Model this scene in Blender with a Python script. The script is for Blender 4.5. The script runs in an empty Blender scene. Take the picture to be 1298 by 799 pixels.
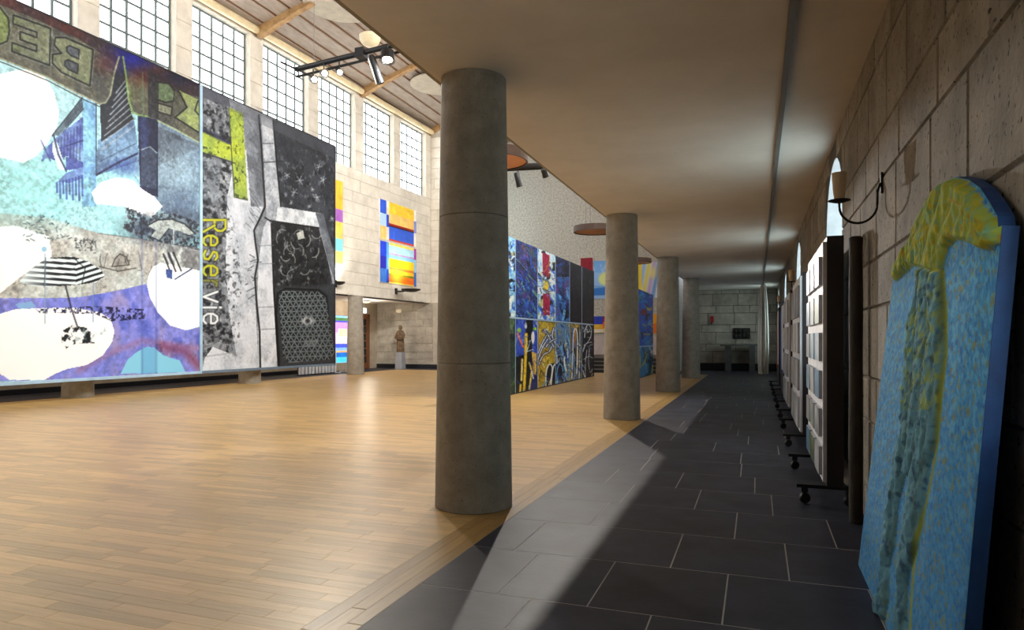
import bpy, math, random
import numpy as np
from mathutils import Vector, Matrix

# ------------------------------------------------------------------ camera
F_PX, CX, CY, HC = 865.0, 649.0, 430.0, 1.2          # focal length and horizon in photo pixels, eye height
YAW = math.atan(311 / 865.0)
SN, CS = math.sin(YAW), math.cos(YAW)
sc = bpy.context.scene
col = sc.collection
cd = bpy.data.cameras.new('camera')
cam = bpy.data.objects.new('camera', cd)
col.objects.link(cam)
cam.location = (0, 0, HC)
cam.rotation_euler = (math.pi / 2, 0, YAW)
cd.sensor_width = 36.0
cd.lens = F_PX / 1298 * 36.0
cd.shift_y = (CY - 399.5) / 1298
cd.clip_start = 0.02
sc.camera = cam

# ------------------------------------------------------------------ world, exposure, colour
sc.view_settings.view_transform = 'Standard'
sc.view_settings.look = 'None'
sc.view_settings.gamma = 1.0
sc.view_settings.use_curve_mapping = False
sc.view_settings.exposure = 0.52
w = bpy.data.worlds.new('sky')
sc.world = w
w.use_nodes = True
bg = w.node_tree.nodes['Background']
bg.inputs[0].default_value = (0.75, 0.86, 1.0, 1)
bg.inputs[1].default_value = 1.2
sc.cycles.use_denoising = True
sc.cycles.max_bounces = 10
sc.cycles.diffuse_bounces = 6
sc.cycles.sample_clamp_indirect = 6.0

L_NAVE = 4.2        # daylight behind the frosted clerestory glass
L_FILL_NORTH = 8.2       # unseen windows added over the aisle roof to light the nave
L_ARCH = 2.0        # small arched aisle windows

# ------------------------------------------------------------------ helpers
rng = random.Random(7)
WORLD = {}          # object -> world origin


def ray(x, y):
    u = (x - CX) / F_PX
    v = (CY - y) / F_PX
    return Vector((-SN + CS * u, CS + SN * u, v))


def on(x, y, p0, n):
    d = ray(x, y)
    o = Vector((0, 0, HC))
    n = Vector(n)
    return o + d * ((Vector(p0) - o).dot(n) / d.dot(n))


def proj(P):
    """world points (n,3) to photo pixels"""
    P = np.asarray(P, float) - np.array([0, 0, HC])
    D = -SN * P[..., 0] + CS * P[..., 1]
    D = np.where(np.abs(D) < 1e-4, 1e-4, D)
    return CX + F_PX * (CS * P[..., 0] + SN * P[..., 1]) / D, CY - F_PX * P[..., 2] / D, D


def lin(c):
    return tuple(((v / 12.92) if v <= 0.04045 else ((v + 0.055) / 1.055) ** 2.4) for v in c)


def rgb(r, g, b):
    return lin((r / 255, g / 255, b / 255))


def nn(nt, t, **kw):
    n = nt.nodes.new(t)
    for k, v in kw.items():
        setattr(n, k, v)
    return n


def pmat(name, c1, c2=None, scale=4.0, detail=6, rough=0.6, bump=0.0, bscale=60.0, metal=0.0, rand=None,
         ramt=0.2, stretch=(1, 1, 1), spot=None, attr=None, emis=None, estr=0.0, spec=0.5, coat=0.0, lo=0.35, hi=0.65, bdist=0.01,
         rvar=0.0):
    m = bpy.data.materials.new(name)
    m.use_nodes = True
    nt = m.node_tree
    b = nt.nodes['Principled BSDF']
    b.inputs['Roughness'].default_value = rough
    b.inputs['Metallic'].default_value = metal
    b.inputs['Specular IOR Level'].default_value = spec
    b.inputs['Coat Weight'].default_value = coat
    b.inputs['Coat Roughness'].default_value = 0.2
    L = nt.links.new
    geo = nn(nt, 'ShaderNodeNewGeometry')
    mp = nn(nt, 'ShaderNodeMapping')
    mp.inputs['Scale'].default_value = stretch
    L(geo.outputs['Position'], mp.inputs['Vector'])
    out = None
    if attr:
        a = nn(nt, 'ShaderNodeAttribute', attribute_name=attr)
        out = a.outputs['Color']
    else:
        c2 = c2 or tuple(v * 0.8 for v in c1)
        nz = nn(nt, 'ShaderNodeTexNoise')
        nz.inputs['Scale'].default_value = scale
        nz.inputs['Detail'].default_value = detail
        nz.inputs['Roughness'].default_value = 0.65
        L(mp.outputs[0], nz.inputs['Vector'])
        rp = nn(nt, 'ShaderNodeMapRange')
        rp.inputs[1].default_value = lo
        rp.inputs[2].default_value = hi
        L(nz.outputs[0], rp.inputs[0])
        mx = nn(nt, 'ShaderNodeMix', data_type='RGBA')
        mx.inputs[6].default_value = (*c1, 1)
        mx.inputs[7].default_value = (*c2, 1)
        L(rp.outputs[0], mx.inputs[0])
        out = mx.outputs[2]
        if rvar:
            mr = nn(nt, 'ShaderNodeMapRange')
            mr.inputs[3].default_value = rough - rvar
            mr.inputs[4].default_value = rough + rvar
            L(nz.outputs[0], mr.inputs[0])
            L(mr.outputs[0], b.inputs['Roughness'])
    if spot:            # (scale, threshold, colour): pits and grains
        vo = nn(nt, 'ShaderNodeTexNoise')
        vo.inputs['Scale'].default_value = spot[0]
        vo.inputs['Detail'].default_value = 2
        L(mp.outputs[0], vo.inputs['Vector'])
        r2 = nn(nt, 'ShaderNodeMapRange')
        r2.inputs[1].default_value = spot[1]
        r2.inputs[2].default_value = spot[1] + 0.06
        L(vo.outputs[0], r2.inputs[0])
        m2 = nn(nt, 'ShaderNodeMix', data_type='RGBA')
        m2.inputs[7].default_value = (*spot[2], 1)
        L(r2.outputs[0], m2.inputs[0])
        L(out, m2.inputs[6])
        out = m2.outputs[2]
    if rand:
        if rand == 'object':
            src = nn(nt, 'ShaderNodeObjectInfo').outputs['Random']
        else:
            src = geo.outputs['Random Per Island']
        r3 = nn(nt, 'ShaderNodeMapRange')
        r3.inputs[3].default_value = 1 - ramt
        r3.inputs[4].default_value = 1 + ramt
        L(src, r3.inputs[0])
        hs = nn(nt, 'ShaderNodeHueSaturation')
        L(r3.outputs[0], hs.inputs['Value'])
        L(out, hs.inputs['Color'])
        out = hs.outputs[0]
    L(out, b.inputs['Base Color'])
    if bump:
        bz = nn(nt, 'ShaderNodeTexNoise')
        bz.inputs['Scale'].default_value = bscale
        bz.inputs['Detail'].default_value = 4
        L(mp.outputs[0], bz.inputs['Vector'])
        bp = nn(nt, 'ShaderNodeBump')
        bp.inputs['Strength'].default_value = bump
        bp.inputs['Distance'].default_value = bdist
        L(bz.outputs[0], bp.inputs['Height'])
        L(bp.outputs[0], b.inputs['Normal'])
    if emis:
        b.inputs['Emission Color'].default_value = (*emis, 1)
        b.inputs['Emission Strength'].default_value = estr
    return m


class MB:
    """collects solids given in world coordinates, builds them as one mesh object"""

    def __init__(self):
        self.v, self.f = [], []

    def add(self, vs, fs):
        n = len(self.v)
        self.v += [tuple(p) for p in vs]
        self.f += [tuple(i + n for i in q) for q in fs]
        return self

    def box(self, x0, x1, y0, y1, z0, z1, M=None):
        vs = [(x, y, z) for z in (z0, z1) for y in (y0, y1) for x in (x0, x1)]
        if M is not None:
            vs = [M @ Vector(p) for p in vs]
        return self.add(vs, [(0, 2, 3, 1), (4, 5, 7, 6), (0, 1, 5, 4), (2, 6, 7, 3), (0, 4, 6, 2), (1, 3, 7, 5)])

    def lathe(self, prof, c=(0, 0, 0), n=32, M=None, cap=True, sx=1.0, sy=1.0):
        vs, fs = [], []
        for r, z in prof:
            for k in range(n):
                a = 2 * math.pi * k / n
                p = Vector((r * math.cos(a) * sx, r * math.sin(a) * sy, z))
                if M is not None:
                    p = M @ p
                vs.append((p[0] + c[0], p[1] + c[1], p[2] + c[2]))
        for i in range(len(prof) - 1):
            for k in range(n):
                k2 = (k + 1) % n
                fs.append((i * n + k, i * n + k2, (i + 1) * n + k2, (i + 1) * n + k))
        if cap:
            fs.append(tuple(range(n))[::-1])
            fs.append(tuple((len(prof) - 1) * n + k for k in range(n)))
        return self.add(vs, fs)

    def tube(self, pts, r, n=8):
        pts = [Vector(p) for p in pts]
        vs, fs = [], []
        for i, p in enumerate(pts):
            d = (pts[min(i + 1, len(pts) - 1)] - pts[max(i - 1, 0)]).normalized()
            a = d.cross(Vector((0, 0, 1)))
            if a.length < 0.05:
                a = d.cross(Vector((0, 1, 0)))
            a.normalize()
            b = d.cross(a)
            rr = r[i] if isinstance(r, (list, tuple)) else r
            for k in range(n):
                t = 2 * math.pi * k / n
                vs.append(p + a * rr * math.cos(t) + b * rr * math.sin(t))
        for i in range(len(pts) - 1):
            for k in range(n):
                k2 = (k + 1) % n
                fs.append((i * n + k, i * n + k2, (i + 1) * n + k2, (i + 1) * n + k))
        fs.append(tuple(range(n))[::-1])
        fs.append(tuple((len(pts) - 1) * n + k for k in range(n)))
        return self.add(vs, fs)

    def prism(self, poly, ext):
        """polygon (list of Vector) extruded by vector ext"""
        n = len(poly)
        e = Vector(ext)
        vs = [Vector(p) for p in poly] + [Vector(p) + e for p in poly]
        fs = [tuple(range(n))[::-1], tuple(range(n, 2 * n))]
        fs += [(i, (i + 1) % n, n + (i + 1) % n, n + i) for i in range(n)]
        return self.add(vs, fs)

    def build(self, name, mat, parent=None, smooth=False, fix=True):
        V = np.array([tuple(p) for p in self.v], float)
        lo, hi = V.min(0), V.max(0)
        org = np.array([(lo[0] + hi[0]) / 2, (lo[1] + hi[1]) / 2, lo[2]])
        me = bpy.data.meshes.new(name)
        me.from_pydata((V - org).tolist(), [], self.f)
        if fix:
            import bmesh
            bm = bmesh.new()
            bm.from_mesh(me)
            bmesh.ops.recalc_face_normals(bm, faces=bm.faces)
            bm.to_mesh(me)
            bm.free()
        me.materials.append(mat)
        if smooth:
            me.shade_smooth()
            me.set_sharp_from_angle(angle=math.radians(40))
        return link(name, me, org, parent)


def link(name, me, org, parent=None):
    o = bpy.data.objects.new(name, me)
    col.objects.link(o)
    WORLD[o.name] = Vector(org)
    if parent is not None:
        o.parent = parent
        o.location = Vector(org) - WORLD[parent.name]
    else:
        o.location = Vector(org)
    return o


def empty(name, loc):
    o = link(name, None, loc)
    o.empty_display_size = 0.1
    return o


def tag(o, label, cat, group=None):
    o['label'] = label
    o['category'] = cat
    if group:
        o['group'] = group
    return o


def struct(o):
    o['kind'] = 'structure'
    return o


def copy_tree(o, parent=None):
    c = o.copy()
    col.objects.link(c)
    c.parent = parent
    WORLD[c.name] = WORLD.get(o.name, Vector((0, 0, 0))).copy()
    for ch in list(o.children):
        copy_tree(ch, c)
    return c


def place(o, loc):
    o.location = Vector(loc)
    WORLD[o.name] = Vector(loc)


UNIT = {}


def unit_block(mat, chamfer=0.02):
    """unit box with a chamfered +Z..: shared by all blocks of one material; faces out along local -Y"""
    key = (mat.name, chamfer)
    if key in UNIT:
        return UNIT[key]
    c = chamfer
    vs = [(-.5, .5, -.5), (.5, .5, -.5), (.5, .5, .5), (-.5, .5, .5),
          (-.5, 0, -.5), (.5, 0, -.5), (.5, 0, .5), (-.5, 0, .5),
          (-.5 + c, -.5, -.5 + c), (.5 - c, -.5, -.5 + c), (.5 - c, -.5, .5 - c), (-.5 + c, -.5, .5 - c)]
    fs = [(0, 3, 2, 1), (8, 9, 10, 11)]
    for i in range(4):
        j = (i + 1) % 4
        fs.append((i, j, 4 + j, 4 + i))
        fs.append((4 + i, 4 + j, 8 + j, 8 + i))
    me = bpy.data.meshes.new('block')
    me.from_pydata(vs, [], fs)
    import bmesh
    bm = bmesh.new(); bm.from_mesh(me); bmesh.ops.recalc_face_normals(bm, faces=bm.faces); bm.to_mesh(me); bm.free()
    me.materials.append(mat)
    UNIT[key] = me
    return me


def block(name, mat, parent, c, length, depth, height, rz):
    o = link(name, unit_block(mat), c, parent)
    o.rotation_euler = (0, 0, rz)
    o.scale = (length, depth, height)
    return o


# ------------------------------------------------------------------ materials
M = {}
M['plaster'] = pmat('aisle_plaster', rgb(222, 214, 205), rgb(210, 202, 193), scale=1.5, rough=0.75, bump=0.05, bscale=80)
M['fascia'] = pmat('ceiling_edge_paint', rgb(150, 140, 125), rough=0.7)
M['stone'] = pmat('brown_stone', rgb(160, 150, 136), rgb(120, 112, 100), scale=3, rough=0.8, bump=0.5, bscale=45, rand='object', ramt=0.13,
                  spot=(38, 0.63, rgb(62, 54, 48)))
M['stone_base'] = pmat('stone_joint', rgb(96, 86, 76), rough=0.9)
M['stone_far'] = pmat('brown_stone_far', rgb(160, 150, 136), rgb(120, 112, 100), scale=3, rough=0.8, bump=0.5, bscale=45, rand='island', ramt=0.13)
M['cream'] = pmat('cream_stone', rgb(226, 220, 208), rgb(206, 199, 186), scale=2.5, rough=0.85, bump=0.15, bscale=30, rand='object', ramt=0.05)
M['cream_base'] = pmat('cream_joint', rgb(190, 181, 166), rough=0.9)
M['grey_stone'] = pmat('grey_end_stone', rgb(188, 180, 166), rgb(150, 142, 130), scale=2.5, rough=0.85, bump=0.2, bscale=30, rand='object', ramt=0.10)
M['concrete'] = pmat('column_concrete', rgb(160, 152, 139), rgb(136, 129, 118), scale=7, rough=0.7, bump=0.3, bscale=120,
                     spot=(85, 0.66, rgb(84, 82, 76)))
M['rough_concrete'] = pmat('rough_concrete', rgb(206, 200, 190), rgb(158, 152, 142), scale=14, rough=0.9, bump=0.6, bscale=22, lo=0.38, hi=0.66,
                           spot=(16, 0.64, rgb(128, 122, 114)))
M['slate'] = pmat('slate', rgb(49, 51, 66), rgb(35, 37, 48), scale=3, spec=0.35, rough=0.46, bump=0.08, bscale=25, rand='object', ramt=0.22, rvar=0.06)
M['grout'] = pmat('slate_grout', rgb(176, 170, 166), rough=0.9)
wood = dict(scale=6, stretch=(0.5, 7, 1), rough=0.34, bump=0.05, bscale=30, lo=0.25, hi=0.75)
M['plank'] = pmat('oak_plank', rgb(210, 175, 113), rgb(181, 144, 90), rand='object', ramt=0.17, **wood)
M['plank_far'] = pmat('oak_plank_far', rgb(210, 175, 113), rgb(181, 144, 90), rand='island', ramt=0.17, **wood)
wood2 = dict(wood); wood2['stretch'] = (7, 0.5, 1)
M['border'] = pmat('oak_border', rgb(182, 146, 86), rgb(154, 120, 68), rand='object', ramt=0.12, **wood2)
M['wood_base'] = pmat('oak_joint', rgb(120, 86, 54), rough=0.7)
M['black'] = pmat('black_metal', rgb(26, 26, 28), rough=0.45)
M['blackboard'] = pmat('black_skirting', rgb(24, 25, 32), rough=0.4)
M['darkpanel'] = pmat('dark_board', rgb(52, 45, 50), rgb(42, 36, 40), scale=3, rough=0.5)
M['white'] = pmat('white_board', rgb(240, 240, 246), rough=0.5)
M['greybox'] = pmat('grey_box', rgb(176, 178, 188), rough=0.35)
M['rubber'] = pmat('castor_rubber', rgb(22, 22, 24), rough=0.5)
M['steel'] = pmat('steel', rgb(150, 150, 155), rough=0.3, metal=0.9)
M['rail'] = pmat('rail_grey', rgb(120, 116, 112), rough=0.4)
M['winframe'] = pmat('window_iron', rgb(104, 116, 116), rough=0.5)
M['pane'] = pmat('frosted_daylight', rgb(235, 242, 248), rough=0.3, emis=(0.90, 0.96, 1.0), estr=L_NAVE)
M['pane_fill_north'] = pmat('fill_daylight_north', rgb(235, 242, 248), rough=0.3, emis=(1.0, 0.97, 0.92), estr=L_FILL_NORTH)
M['pane_arch'] = pmat('arched_daylight', rgb(225, 240, 240), rough=0.3, emis=(0.72, 0.93, 0.97), estr=L_ARCH)
M['board'] = pmat('ceiling_board', rgb(160, 146, 134), rgb(140, 126, 112), scale=4, stretch=(3, 0.6, 1), rough=0.7, rand='object', ramt=0.06)
M['batten'] = pmat('ceiling_batten', rgb(122, 82, 50), rough=0.7)
M['beam'] = pmat('ochre_beam', rgb(180, 144, 96), rgb(144, 108, 68), scale=6, rough=0.7)
M['cornice'] = pmat('cream_cornice', rgb(226, 208, 168), rough=0.5)
M['disc'] = pmat('beige_disc', rgb(178, 166, 146), rough=0.7)
M['disc_orange'] = pmat('copper_disc', rgb(236, 172, 122), rgb(222, 156, 106), scale=3, rough=0.6)
M['disc_rim'] = pmat('disc_rim', rgb(96, 76, 68), rough=0.5)
M['lampglass'] = pmat('lamp_glass', rgb(206, 190, 154), rough=0.4, emis=(1, 0.85, 0.6), estr=0.22)
M['bulb'] = pmat('lit_bulb', rgb(255, 240, 210), rough=0.4, emis=(1, 0.86, 0.62), estr=14)
M['shade'] = pmat('candle_shade', rgb(226, 204, 172), rough=0.6)
M['iron'] = pmat('wrought_iron', rgb(30, 26, 25), rough=0.5, bump=0.2, bscale=80)
M['art'] = pmat('painted_canvas', (1, 1, 1), attr='paint', rough=0.45, spec=0.3)
M['art_relief'] = pmat('painted_relief', (1, 1, 1), attr='paint', rough=0.85, spec=0.15, bump=0.35, bscale=90, bdist=0.004)
M['blue_edge'] = pmat('blue_paint', rgb(34, 84, 150), rgb(24, 64, 124), scale=8, rough=0.55)
M['framewhite'] = pmat('pale_blue_frame', rgb(176, 208, 232), rough=0.35)
M['framedark'] = pmat('dark_panel_body', rgb(50, 52, 62), rough=0.5)
M['curtain'] = pmat('pale_curtain', rgb(238, 236, 226), rgb(224, 221, 208), scale=6, rough=0.6)
M['table'] = pmat('grey_console', rgb(84, 82, 80), rgb(66, 64, 62), rough=0.5)
M['bronze'] = pmat('dark_bronze', rgb(62, 58, 52), rgb(34, 32, 30), scale=14, rough=0.4, metal=0.6, bump=0.6, bscale=30, bdist=0.03)
M['red'] = pmat('red_enamel', rgb(180, 36, 44), rough=0.4)
M['carved'] = pmat('carved_wood', rgb(124, 98, 70), rgb(66, 48, 36), scale=11, rough=0.6, bump=0.5, bscale=24, bdist=0.03)
M['pedestal'] = pmat('pedestal_grey', rgb(150, 152, 158), rough=0.6)
M['door'] = pmat('brown_door', rgb(120, 74, 44), rgb(96, 58, 34), scale=5, stretch=(6, 6, 0.6), rough=0.5)
M['darkglass'] = pmat('dark_glass', rgb(30, 28, 30), rough=0.15)
M['exit'] = pmat('exit_sign', rgb(200, 230, 215), rough=0.4, emis=rgb(90, 200, 150), estr=0.8)
M['exit_white'] = pmat('exit_sign_white', rgb(245, 250, 248), rough=0.4, emis=(0.95, 1, 0.98), estr=1.2)
M['log'] = pmat('dark_log', rgb(58, 47, 36), rgb(36, 29, 24), scale=9, stretch=(2, 2, 0.5), rough=0.7, bump=0.4, bscale=30)
M['stage'] = pmat('pale_stage_wall', rgb(222, 206, 202), rough=0.7)
M['step'] = pmat('black_step', rgb(36, 36, 42), rough=0.4)

# ------------------------------------------------------------------ the setting
XW = 0.68          # right wall face
XE = -2.17         # aisle ceiling edge
ZC = 3.07          # aisle ceiling
XF = -1.557        # slate / oak boundary
YB = -3.5          # wall behind the camera
ZS = 2.66          # soffit of the left gallery


def wl(Y):         # face of the window wall, which runs slightly askew
    return -12.5 - 0.037 * (25.0 - Y)


RW = -math.atan(0.037)     # its direction in plan, as rotation about Z

# floors ---------------------------------------------------------------
fl = struct(MB().box(XF, XW + 0.05, YB, 27.3, -0.25, -0.0008).build('floor_slate', M['grout']))
ROWS = {3: [-1.30, -0.43, 0.15], 4: [-1.02, -0.13, 0.43], 2: [-1.15, -0.72, -0.14, 0.50], 5: [-0.95, -0.42, 0.1], 6: [-1.2, -0.62, -0.02]}
SP = 0.655
r0 = 3.65 - 3 * SP
for i in range(-8, 39):
    y0, y1 = r0 + i * SP, r0 + (i + 1) * SP
    y1 = min(y1, 27.3)
    if y1 < YB + 0.1 or y0 > 27.2:
        continue
    y0 = max(y0, YB)
    js = ROWS.get(i)
    if js is None:
        js, x = [], XF + rng.uniform(0.3, 0.8)
        while x < XW - 0.2:
            js.append(x)
            x += rng.choice([0.55, 0.66, 0.66, 0.87])
    xs = [XF] + js + [XW + 0.04]
    for a, b in zip(xs[:-1], xs[1:]):
        block('slab', M['slate'], fl, ((a + b) / 2, (y0 + y1) / 2, -0.02), b - a - 0.005, y1 - y0 - 0.005, 0.04, 0)
# the slabs are laid flat: a mesh of their own with the chamfer on top
me_s = unit_block(M['slate'])
me_flat = bpy.data.meshes.new('slab')
vs = [(-.5, -.5, -.5), (.5, -.5, -.5), (.5, .5, -.5), (-.5, .5, -.5), (-.5, -.5, .4), (.5, -.5, .4), (.5, .5, .4), (-.5, .5, .4),
      (-.498, -.498, .5), (.498, -.498, .5), (.498, .498, .5), (-.498, .498, .5)]
fs = [(0, 3, 2, 1), (8, 9, 10, 11)]
for i in range(4):
    j = (i + 1) % 4
    fs += [(i, j, 4 + j, 4 + i), (4 + i, 4 + j, 8 + j, 8 + i)]
me_flat.from_pydata(vs, [], fs)
me_flat.materials.append(M['slate'])
for o in fl.children:
    o.data = me_flat

XWD = -13.4        # left end of the oak floor
fo = struct(MB().box(XWD, XF, YB, 23.8, -0.25, -0.012).build('floor_oak', M['wood_base']))
XB = -1.78         # inner edge of the border strip
me_pl = bpy.data.meshes.new('plank')
me_pl.from_pydata(vs, [], fs)
me_pl.materials.append(M['plank'])
planks = []
PW = 0.082
y = YB
k = 0
while y < 23.75:
    x = XWD
    x -= rng.uniform(0, 0.5)
    while x < XB:
        ln = rng.choice([0.42, 0.5, 0.58, 0.66])
        a, b = max(x, XWD), min(x + ln, XB)
        if XB - b < 0.12:
            b = XB
        if b - a > 0.03:
            planks.append((a, b, y, y + PW))
        x = b if b == XB else x + ln
    y += PW
pc = np.array([((a + b) / 2, (c + d) / 2, 0) for a, b, c, d in planks])
px, py, D = proj(pc)
vis = (D > 0.5) & (px > 0) & (px < 1298) & (py < 799) & (py > 430)
order = np.argsort(np.where(vis, D, 1e9))
near = set(order[:290].tolist())
mb = MB()
fv, ff = [], []
for i, (a, b, c, d) in enumerate(planks):
    if i in near:
        o = link('plank', me_pl, ((a + b) / 2, (c + d) / 2, -0.008), fo)
        o.scale = (b - a - 0.0012, d - c - 0.0012, 0.016)
    else:
        g = 0.0006
        n = len(fv)
        fv += [(a + g, c + g, -0.013), (b - g, c + g, -0.013), (b - g, d - g, -0.013), (a + g, d - g, -0.013),
               (a + g, c + g, 0), (b - g, c + g, 0), (b - g, d - g, 0), (a + g, d - g, 0)]
        ff += [(n + 4, n + 5, n + 6, n + 7), (n, n + 1, n + 5, n + 4), (n + 1, n + 2, n + 6, n + 5), (n + 2, n + 3, n + 7, n + 6),
               (n + 3, n, n + 4, n + 7)]
mb.v, mb.f = fv, ff
o = mb.build('planks', M['plank_far'], fo, fix=False)
o['kind'] = 'stuff'
for j in range(3):          # lengthwise border boards beside the slate
    bw = (XF - XB) / 3
    y = YB + rng.uniform(-1, 0)
    while y < 23.8:
        ln = 1.6
        y0, y1 = max(y, YB), min(y + ln, 23.8)
        o = link('plank', bpy.data.meshes.get('border_plank') or me_pl, (XB + bw * (j + 0.5), (y0 + y1) / 2, -0.008), fo)
        o.scale = (bw - 0.0015, y1 - y0 - 0.0015, 0.016)
        if 'border_plank' not in bpy.data.meshes:
            m2 = me_pl.copy(); m2.name = 'border_plank'
            m2.materials.clear(); m2.materials.append(M['border'])
        o.data = bpy.data.meshes['border_plank']
        y += ln
struct(MB().box(-15.2, XWD, YB, 25.0, -0.25, 0.0).build('floor_gallery', M['slate']))
struct(MB().box(XWD, XF, 23.8, 25.4, -0.25, -0.001).box(-3.0, XF, 25.4, 27.3, -0.25, -0.001).build('floor_crossing', M['slate']))

# aisle ceiling ---------------------------------------------------------
ac = struct(MB().box(XE, XW + 0.3, YB, 27.5, ZC, ZC + 0.35).build('ceiling_aisle', M['plaster']))
MB().box(XE - 0.03, XE, YB, 27.5, ZC - 0.0, ZC + 0.36).build('edge_strip', M['fascia'], ac)
rl = MB().box(0.165, 0.205, YB, 26.5, ZC - 0.035, ZC + 0.001).build('curtain_rail', M['rail'])
tag(rl, 'slim grey curtain rail running along the aisle ceiling', 'curtain rail')

# right wall with arched windows -----------------------------------------
ARCH = [1.25, 7.25, 13.2, 19.2, 25.3]  # the farthest arch is added to light the curtain
AW, ASP, ATOP, ASILL = 0.80, 2.25, 2.93, 0.95


def arch_pts(cy, n=14, w=AW):
    return [(cy - w * math.cos(math.pi * k / n), ASP + (ATOP - ASP) * math.sin(math.pi * k / n)) for k in range(n + 1)]


def wall_with_arches(x0, x1, ya, yb, ztop):
    m = MB()
    edges = [ya]
    for cy in ARCH:
        edges += [cy - AW, cy + AW]
    edges.append(yb)
    for i in range(0, len(edges), 2):
        m.box(x0, x1, edges[i], edges[i + 1], 0, ztop)
    for cy in ARCH:
        m.box(x0, x1, cy - AW, cy + AW, 0, ASILL)
        p = arch_pts(cy)
        for (a, za), (b, zb) in zip(p[:-1], p[1:]):
            m.prism([(x0, a, za), (x0, b, zb), (x0, b, ztop), (x0, a, ztop)], (x1 - x0, 0, 0))
    return m


wr = struct(wall_with_arches(XW + 0.012, XW + 0.42, YB, 27.5, ZC).build('wall_right', M['stone_base']))
zr = [0.0, 0.22, 0.67, 0.95, 1.40, 1.69, 2.14, 2.417, 2.86, ZC]
FIX = {5: [2.735, 3.27, 4.03], 6: [3.15, 3.95]}
far = MB()
for i in range(len(zr) - 1):
    z0, z1 = zr[i], zr[i + 1]
    ys = []
    y = 0.4 + rng.uniform(0, 0.5)
    fx = FIX.get(i, [])
    if fx:
        ys = [fx[0] - 0.66 * 2, fx[0] - 0.66] + fx
        y = fx[-1] + 0.62
    while y < 27.2:
        ys.append(y)
        y += rng.uniform(0.5, 0.8)
    ys = [YB] + ys + [27.2]
    for a, b in zip(ys[:-1], ys[1:]):
        segs = [(a, b)]
        for cy in ARCH:
            if z1 <= ASILL or z0 >= ATOP:
                continue
            zz = max(min(z0, ATOP), ASILL)
            ww = AW if zz <= ASP else AW * math.sqrt(max(0, 1 - ((zz - ASP) / (ATOP - ASP)) ** 2))
            ns = []
            for (p, q) in segs:
                lo, hi = cy - ww - 0.003, cy + ww + 0.003
                if q <= lo or p >= hi:
                    ns.append((p, q))
                    continue
                if p < lo:
                    ns.append((p, lo))
                if q > hi:
                    ns.append((hi, q))
            segs = ns
        for (p, q) in segs:
            if q - p < 0.05:
                continue
            if p < 0.3 or q > 15.5:
                far.box(XW, XW + 0.02, p + 0.003, q - 0.003, z0 + 0.003, z1 - 0.003)
            else:
                block('stone_block', M['stone'], wr, (XW + 0.012, (p + q) / 2, (z0 + z1) / 2), q - p - 0.008, 0.024, z1 - z0 - 0.008, -math.pi / 2)
o = far.build('stone_blocks', M['stone_far'], wr)
o['kind'] = 'stuff'

for i, cy in enumerate(ARCH):
    wn = struct(empty('window_%d' % (i + 8), (XW + 0.26, cy, ASILL)))
    fr = MB()
    for z in (1.35, 1.75, 2.15, 2.5):
        ww = AW if z <= ASP else AW * math.sqrt(max(0, 1 - ((z - ASP) / (ATOP - ASP)) ** 2))
        fr.box(XW + 0.27, XW + 0.31, cy - ww, cy + ww, z - 0.012, z + 0.012)
    fr.box(XW + 0.27, XW + 0.31, cy - 0.012, cy + 0.012, ASILL, ATOP)
    fr.build('glazing_bars', M['winframe'], wn)
    pl = [(XW + 0.30, cy - AW, ASILL), (XW + 0.30, cy + AW, ASILL)] + [(XW + 0.30, a, b) for a, b in arch_pts(cy)[::-1]]
    MB().prism(pl, (0.02, 0, 0)).build('pane', M['pane_arch'], wn)
    rv = MB()
    p = [(cy - AW, ASILL)] + arch_pts(cy) + [(cy + AW, ASILL)]
    for (a, za), (b, zb) in zip(p[:-1], p[1:]):
        rv.prism([(XW + 0.02, a, za), (XW + 0.02, b, zb), (XW + 0.02, b * 0.985 + cy * 0.015, zb - 0.008), (XW + 0.02, a * 0.985 + cy * 0.015, za - 0.008)], (0.28, 0, 0))
    rv.build('reveal', M['white'], wn)

# window wall on the left -------------------------------------------------
wd = Vector((0.037, 1.0, 0)).normalized()          # along the wall
wnrm = Vector((1.0, -0.037, 0)).normalized()       # into the nave


def wpt(Y, off=0.0, z=0.0):
    p = Vector((wl(Y), Y, z)) + wnrm * off
    return p


def wbox(m, ya, yb, o0, o1, z0, z1):
    a, b = wpt(ya), wpt(yb)
    ps = [a + wnrm * o0, b + wnrm * o0, b + wnrm * o1, a + wnrm * o1]
    return m.prism([(p.x, p.y, z0) for p in ps], (0, 0, z1 - z0))


WY = [22.67 - 2.415 * i for i in range(9)]      # near edges of the windows
WW, WZ0, WZ1 = 1.93, 6.90, 9.46
m = MB()
wbox(m, YB, 25.0, -0.45, -0.012, ZS, WZ0)
wbox(m, YB, 25.0, -0.45, -0.012, WZ1, 9.75)
edges = sorted([YB] + [e for y in WY for e in (y, y + WW)] + [25.0])
for a, b in zip(edges[::2], edges[1::2]):
    wbox(m, a, b, -0.45, -0.012, WZ0, WZ1)
wleft = struct(m.build('wall_left', M['cream_base']))
rowz = [ZS]
while rowz[-1] < WZ0 - 0.3:
    rowz.append(rowz[-1] + (0.36 if len(rowz) % 2 else 0.42))
rowz[-1] = WZ0
for i in range(len(rowz) - 1):
    z0, z1 = rowz[i], rowz[i + 1]
    y = 17.6 + rng.uniform(0, 0.5)
    ys = [17.2]
    while y < 24.7:
        ys.append(y)
        y += rng.uniform(0.6, 0.95)
    ys.append(25.0)
    for a, b in zip(ys[:-1], ys[1:]):
        c = wpt((a + b) / 2, -0.008, (z0 + z1) / 2)
        block('stone_block', M['cream'], wleft, c, b - a - 0.012, 0.024, z1 - z0 - 0.012, math.pi / 2 + RW)
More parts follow.
